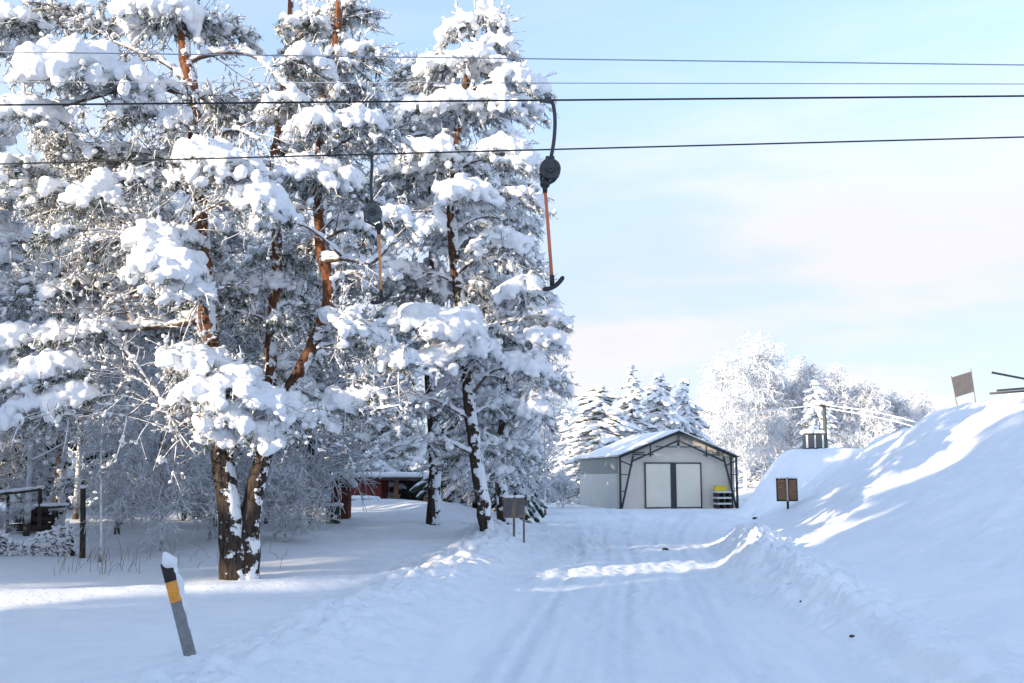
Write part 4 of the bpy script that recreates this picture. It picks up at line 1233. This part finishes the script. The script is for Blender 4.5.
nb, nh = v_board("weathered grey two-panel notice board on posts at the left road edge, beside the leaning pine", 514, 536, 497, 0.21, 0.20, math.pi + 0.25, 0.35, M_board_grey, M_wood, 0.42)
g = Geo(); g.box((0.235, 0.085, nh / 2 - 0.15), (0.05, 0.05, nh + 0.3), bevel=0.006); part("post", g, M_wood, nb, smooth=False)
rb, rh = v_board("brown two-panel notice board with the sunlit middle edge painted as a pale batten, standing in the right snow bank", 788, 509, 478, 0.32, 0.30, math.pi + 0.3, 0.3, M_wood_brown, M_wood_dark, 0.23)
g = Geo(); g.box((-0.02, -0.06, 0.23 + (rh - .23) / 2), (0.05, 0.03, rh - 0.25), bevel=0.004); part("highlight", g, M_lit_edge, rb, smooth=False)  # pale strip paints the sunlit edge where the two panels meet

sb = on_ground(957, 405); dS = sb[1]
sroot = thing("slope_sign", "tilted plain grey sign panel on two thin posts atop the snowy slope", "sign", tuple(sb))
loc = lambda px, py, dd=0.0: at(px, py, dS + dd) - sb
g = Geo(); g.tube([loc(958.5, 412), loc(951.2, 376)], 0.035, 8); part("post", g, M_wood, sroot)
g = Geo(); g.tube([loc(976, 405), loc(970.8, 368.5)], 0.035, 8); part("post", g, M_wood, sroot)
c4 = [loc(951.5, 377.5, -.04), loc(971, 371.5, -.04), loc(974.5, 391.5, -.04), loc(955.5, 397.5, -.04)]
V = np.array(c4 + [p + np.array([0, 0.03, 0]) for p in c4]); g = Geo()
g.add(V, None, [(3, 2, 1, 0), (4, 5, 6, 7), (0, 1, 5, 4), (1, 2, 6, 5), (2, 3, 7, 6), (3, 0, 4, 7)]); part("panel", g, M_board_grey, sroot, smooth=False)

# metal barrier arms reaching in from the right
dM = 23.0
mb = at(1062, 396, dM); mb[2] = gz(mb[0], mb[1])
mroot = thing("metal_barrier", "three thin grey steel poles reaching in from the right edge over the slope", "barrier", tuple(mb))
g = Geo(); g.tube([(0, 0, -0.3), (0, 0, 0.9)], 0.05, 8); part("post", g, M_steel, mroot)
for a, b in (((992, 372.5), (1062, 386)), ((997, 390.5), (1062, 385.5)), ((990, 393.5), (1062, 388.5))):
    g = Geo(); g.tube([at(*a, dM) - mb, at(*b, dM) - mb], 0.026, 8); part("arm", g, M_steel, mroot)

# ------------------------------------------------------------------ utility pole, its wires and the lift hut
pu = at(826, 452, 62); pu[2] = gz(pu[0], pu[1])
topz = at(826, 404, 62)[2]; hU = topz - pu[2]
uroot = thing("utility_pole", "greenish wooden utility pole with a snow-capped crossarm behind the mound", "utility pole", tuple(pu))
g = Geo(); g.tube([(0, 0, -.3), (0, 0, hU * .5), (0, 0, hU)], [0.15, 0.13, 0.115], 10); part("pole", g, M_pole_green, uroot)
g = Geo(); g.box((0, -0.12, hU - 0.12), (1.1, 0.09, 0.10)); xa = part("crossarm", g, M_wood_dark, uroot, smooth=False)
g = Geo(); rg = np.random.default_rng(9)
cs = np.stack([rg.uniform(-.5, .5, 16), rg.normal(-.12, .03, 16), rg.uniform(hU - .05, hU + .12, 16)], -1)
g.lumps(cs, np.stack([rg.uniform(.09, .16, 16)] * 2 + [rg.uniform(.07, .12, 16)], -1), 2, rg, .05); part("snow_cap", g, M_load, xa)
for k, (pts, lab) in enumerate([([(690, 418, 62), (740, 414, 62), (790, 408, 62), (826, 405, 62)], "snow-coated wire running left from the utility pole"),
                                ([(826, 405, 62), (870, 411, 58), (905, 419, 54), (940, 430, 50)], "snow-coated wire sagging right from the utility pole, upper one"),
                                ([(826, 408, 62), (870, 416, 58), (905, 424, 54), (940, 436, 50)], "snow-coated wire sagging right from the utility pole, lower one")]):
    g = Geo(); g.tube(catmull([at(*p) for p in pts], 24), 0.035, 6)
    tag(link_mesh("snowy_wire", g.mesh("snowy_wire"), M_load), lab, "wire", "snow-coated wires")

ph_ = at(813, 452, 58); ph_[2] = at(813, 451, 58)[2] - 1.4
hut = thing("lift_hut", "small glazed lift hut with a thick snow roof peeping over the mound", "hut", (ph_[0], ph_[1], ph_[2]))
g = Geo(); g.box((0, 0, 0.9), (0.95, 0.95, 1.8)); part("wall", g, M_steel_dark, hut, smooth=False)
for xx in (-.22, .22):
    g = Geo(); g.box((xx, -0.49, 1.95), (0.36, 0.03, 0.72)); wn_ = part("window", g, M_glass, hut, smooth=False)
for xx in (-.45, 0, .45):
    g = Geo(); g.box((xx, -0.46, 1.95), (0.09, 0.08, 0.76)); part("window_post", g, M_white, hut, smooth=False)
g = Geo(); g.box((0, 0, 2.0), (0.9, 0.88, 0.74)); part("glazed_box", g, M_glass, hut, smooth=False)
g = Geo(); g.box((0, 0, 2.37), (1.2, 1.2, 0.06)); rf = part("roof", g, M_steel_dark, hut, smooth=False)
g = Geo(); rg = np.random.default_rng(3); n_ = 30
g.lumps(np.stack([rg.uniform(-.45, .45, n_), rg.uniform(-.45, .45, n_), rg.uniform(2.42, 2.52, n_)], -1), np.stack([rg.uniform(.2, .3, n_), rg.uniform(.2, .3, n_), rg.uniform(.12, .2, n_)], -1), 2, rg, .03)
link_mesh("roof_snow", remeshed(g, 0.03, 3, "roof_snow"), M_load, rf)

# ------------------------------------------------------------------ red shed, kiosk, bin, cars
ps = at(412, HORIZON, 49); zs = -0.66
shed = thing("red_shed", "long low red shed with a dark open bay under a snowy roof behind the trees", "shed", (ps[0], ps[1], zs))
g = Geo(); g.box((-2.3, 0, 1.15), (2.0, 3.0, 2.3)); part("closed_bay", g, M_red, shed, smooth=False)
g = Geo(); g.box((1.38, 1.45, 1.15), (5.3, 0.1, 2.3)); part("back_wall", g, M_wood_dark, shed, smooth=False)
for xx in (-0.6, 0.8, 2.2, 3.95):
    g = Geo(); g.box((xx, -1.4, 1.15), (0.2, 0.2, 2.3)); part("roof_post", g, M_wood_brown, shed, smooth=False)
g = Geo(); g.box((0.35, 0, 2.37), (7.9, 3.8, 0.12)); rf = part("roof", g, M_wood_dark, shed, smooth=False)
g = Geo(); g.box((0.35, 0, 2.56), (7.95, 3.85, 0.26), bevel=0.1); part("roof_snow", g, M_load, rf)

def car(label, px, depth, rot, zoff=0.0):
    p = at_ground(px, depth)
    r = thing("parked_car", label, "car", (p[0], p[1], p[2] + zoff), None, rot)
    prof = [(-2.1, .35), (-2.15, .62), (-2.0, .88), (-1.25, .98), (-.6, 1.42), (.75, 1.46), (1.45, 1.0), (2.05, .9), (2.1, .5), (2.0, .32)]
    def shell(prof, w, inset=0.0):
        n = len(prof)
        V = []
        for yy, k in ((-w, 1), (w, 1)):
            for x, z in prof: V.append((x, yy * (1 - 0.14 * max(0, (z - .95) / .5)), z))
        T = [(0, i, i + 1) for i in range(1, n - 1)]; T += [(n, n + i + 1, n + i) for i in range(1, n - 1)]
        Q = [(i, i + n, (i + 1) % n + n, (i + 1) % n) for i in range(n)]
        return np.array(V, float), np.array(T), np.array(Q)
    g = Geo(); g.add(*shell(prof, 0.86)); part("body", g, M_carpaint, r, smooth=False)
    g = Geo(); g.add(*shell([(-1.15, 1.0), (-.62, 1.36), (.72, 1.40), (1.35, 1.02)], 0.872)); part("side_windows", g, M_glass, r, smooth=False)
    g = Geo(); g.add(np.array([(-1.27, -.7, 1.0), (-1.27, .7, 1.0), (-.66, .62, 1.41), (-.66, -.62, 1.41)]) + (-.012, 0, .012), None, [(0, 1, 2, 3)]); part("windscreen", g, M_glass, r, smooth=False)
    for x in (-1.35, 1.3):
        for yy in (-.80, .80):
            g = Geo(); g.tubes(np.array([[(x, yy - .1, .32), (x, yy + .1, .32)]]), np.array([[.32, .32]]), 20); w = part("wheel", g, M_black, r, smooth=False)
            g = Geo(); g.tubes(np.array([[(x, yy - .112, .32), (x, yy + .112, .32)]]), np.array([[.19, .19]]), 16); part("rim", g, M_rim, w, smooth=False)
    for yy in (-.6, .6):
        g = Geo(); g.lumps([(-2.08, yy, .72)], [[.06, .16, .09]], 2); part("headlight", g, M_lamp, r)
    g = Geo(); rg = np.random.default_rng(8); n_ = 60
    xs = rg.uniform(-.6, .75, n_); ys = rg.uniform(-.6, .6, n_)
    g.lumps(np.stack([xs, ys, np.full(n_, 1.46)], -1), np.stack([rg.uniform(.2, .3, n_), rg.uniform(.2, .3, n_), rg.uniform(.1, .16, n_)], -1), 2, rg, .02)
    xs = rg.uniform(-1.95, -1.3, 40); g.lumps(np.stack([xs, rg.uniform(-.6, .6, 40), .93 + (xs + 1.95) * .1], -1), np.stack([rg.uniform(.12, .2, 40), rg.uniform(.15, .2, 40), rg.uniform(.05, .09, 40)], -1), 2, rg, .02)
    link_mesh("snow_cap", remeshed(g, 0.05, 2, "snow_cap"), M_load, r)
    return r
car("dark parked car with snow on its roof between the red kiosk and the red shed", 356, 45, math.radians(25), 0.0)

pk = on_ground(341, 518); 
kio = thing("red_kiosk", "small red wooden shelter with a snow roof right of the slim speckled trunk", "shelter", tuple(pk))
g = Geo(); g.box((0, 0, .42), (0.5, 0.5, 0.95)); part("wall", g, M_red_dark, kio, smooth=False)
g = Geo(); g.add(np.array([(-.4, -.35, .88), (.4, -.35, .88), (.4, .35, .88), (-.4, .35, .88), (0, -.35, 1.25), (0, .35, 1.25)]), [(0, 1, 4), (2, 3, 5)], [(1, 2, 5, 4), (3, 0, 4, 5), (0, 3, 2, 1)]); rf = part("roof", g, M_wood_dark, kio, smooth=False)
g = Geo(); rg = np.random.default_rng(4); xs = rg.uniform(-.36, .36, 40); g.lumps(np.stack([xs, rg.uniform(-.3, .3, 40), 1.27 - np.abs(xs) * .9], -1), np.full((40, 3), .10), 2, rg, .05); part("roof_snow", g, M_load, rf)
pk2 = on_ground(333, 523)
bn = thing("waste_bin", "dark green waste bin with snow on its lid in front of the red shelter", "bin", tuple(pk2))
g = Geo(); g.box((0, 0, .15), (.36, .36, .5), bevel=.03); part("body", g, M_green, bn, smooth=False)
g = Geo(); g.box((0, 0, .42), (.42, .42, .06), bevel=.02); ld = part("lid", g, M_black, bn, smooth=False)
g = Geo(); g.lumps([(0, 0, .48), (.08, .05, .49), (-.09, .02, .48)], [[.2, .2, .07]] * 3, 2, np.random.default_rng(1), .04); part("snow_cap", g, M_load, ld)

# ------------------------------------------------------------------ fence, woodpile and dry stems on the left
fps = [(83, 558, 488, "tall dark fence post at the right end of the wire fence", 0.055), (73, 556, 527, "short broken fence post beside the tallest one", 0.05), (40, 538, 488, "dark fence post left of the tallest one", 0.05),
       (25, 536, 491, "thin fence post leaning beside the snowy rails", 0.035), (8, 534, 489, "fence post nearest the left edge of the photo", 0.04)]
tops = []
for px, pyb, pyt, lab, r in fps:
    p = on_ground(px, pyb); t = at(px + (2 if px == 25 else 0), pyt, p[1])
    ro = thing("fence_post", lab, "fence post", tuple(p), "posts of the wire fence")
    g = Geo(); g.tube([(0, 0, -.3), (t - p) * .5, t - p], [r, r * .95, r * .9], 8); part("post", g, M_wood_dark, ro)
    g = Geo(); g.lumps([(t - p) + (0, 0, .02)], [[r * 1.15, r * 1.15, .045]], 2, np.random.default_rng(int(px)), .05); part("snow_cap", g, M_load, ro)
    tops.append((p, t))
rg = np.random.default_rng(33)
# sagging snow-laden wire netting
A0, A1 = on_ground(-25, 556), on_ground(76, 556)
froot = thing("wire_netting", "sagging wire netting clogged with snow, left of the tallest fence post", "fence", tuple(A0))
g, gs = Geo(), Geo()
nU, nV = 26, 7
pt = np.zeros((nU, nV, 3))
for i in range(nU):
    u = i / (nU - 1); b = A0 * (1 - u) + A1 * u; hh = 0.32 + 0.12 * u + 0.10 * math.sin(u * 9)
    for j in range(nV):
        v = j / (nV - 1); pt[i, j] = b - A0 + np.array([rg.normal(0, .02), -0.25 * v * (1 - .3 * u) + rg.normal(0, .03), hh * v + rg.normal(0, .02)])
for j in range(nV): g.tube(pt[:, j], 0.008, 4)
for i in range(nU - 1):
    for j in range(nV - 1):
        g.tube([pt[i, j], pt[i + 1, j + 1]], 0.007, 4); g.tube([pt[i + 1, j], pt[i, j + 1]], 0.007, 4)
part("netting", g, M_wood_dark, froot)
C = pt.reshape(-1, 3); C = np.repeat(C, 3, 0) + rg.normal(0, .04, (len(C) * 3, 3)); r = rg.uniform(.018, .034, len(C)); r = np.where(C[:, 2] > .28, r * 1.2, r)
for j in range(nV): gs.tube(pt[:, j] + (0, 0, .012), 0.016, 5)
gs.tube(pt[0], 0.02, 5); gs.tube(pt[12], 0.02, 5); gs.tube(pt[-1], 0.02, 5)
gs.lumps(C, np.stack([r * 1.3, r, r], -1), 1, rg, .1); link_mesh("snow_load", remeshed(gs, 0.012, 1), M_load, froot)
# rails
for a, b, lab in (((-5, 494), (42, 489), "upper snow-topped rail between the dark fence posts"), ((36, 507), (66, 506), "lower short rail between the dark fence posts")):
    P = at(*a, tops[2][0][1]); Q = at(*b, tops[2][0][1]); ro = thing("fence_rail", lab, "rail", tuple(P), "rails of the fence")
    g = Geo(); g.tube([P - P, (Q - P) * .5 + (0, 0, -.02), Q - P], .03, 7); rl = part("rail", g, M_wood_dark, ro)
    g = Geo(); k = 16; g.lumps(np.linspace(0, 1, k)[:, None] * (Q - P) + (0, 0, .04), np.stack([np.full(k, .08), np.full(k, .045), rg.uniform(.03, .05, k)], -1), 2, rg, .05); part("snow_cap", g, M_load, ro)
# woodpile
wp = on_ground(6, 536) + np.array([0, 1.4, 0]); wp[2] = gz(wp[0], wp[1])
wroot = thing("woodpile", "dark pile of logs under a thick snow cap behind the netting", "woodpile", tuple(wp))
for i in range(5):
    for j in range(3 - i // 3):
        g = Geo(); x = (i - 2) * .23 + j * .1; z = .12 + j * .2
        g.tube([(-.42 + .1 * j, (i - 2) * .2, z), (0, (i - 2) * .2 + .02, z + .01), (.42 - .06 * i, (i - 2) * .2, z)], .09, 9); part("log", g, M_wood_dark, wroot)
g = Geo(); k = 50; xs = rg.uniform(-.4, .4, k); g.lumps(np.stack([xs, rg.uniform(-.5, .4, k), .62 - .25 * xs ** 2 + 0 * xs], -1), np.stack([rg.uniform(.12, .2, k), rg.uniform(.12, .2, k), rg.uniform(.07, .12, k)], -1), 2, rg, .04)
link_mesh("snow_cap", remeshed(g, 0.025, 3, "snow_cap"), M_load, wroot)
# dry stems poking through the snow
g = Geo(); k = 60
P = []
for _ in range(k):
    px, d = (rg.uniform(60, 150), rg.uniform(16.2, 18.5)) if rg.uniform() < .6 else (rg.uniform(150, 300), rg.uniform(17, 20))
    p = at_ground(px, d); hh = rg.uniform(.12, .45); l_ = rg.normal(0, .12, 2)
    P.append([p + (0, 0, -.05), p + np.array([l_[0] * .4, l_[1] * .4, hh * .6]), p + np.array([l_[0], l_[1], hh])])
g.tubes(np.array(P), np.tile([.004, .0035, .002], (k, 1)), 4)
o = link_mesh("dry_stems", g.mesh("dry_stems"), M_grass); o["kind"] = "stuff"; o["label"] = "thin dry grass stems poking through the snow"; o["category"] = "dry grass"
# scattered bits of bark and lumps on the road
for px, py, r, lab in ((665, 550, .05, "dark scrap of bark lying on the road"), (755, 519, .06, "dark clod on the snow before the brown notice board"), (852, 637, .02, "dark pebble on the right edge of the road"), (801, 602, .016, "small dark pebble on the bank's foot")):
    p = on_ground(px, py)
    g = Geo(); g.lumps([(0, 0, r * .4), (r, .3 * r, r * .3)], [[r * 1.5, r, r * .7], [r, r * .8, r * .5]], 2, rg, .08)
    tag(link_mesh("debris", g.mesh("debris"), M_wood_dark, loc=tuple(p)), lab, "debris", "dark bits on the snow")
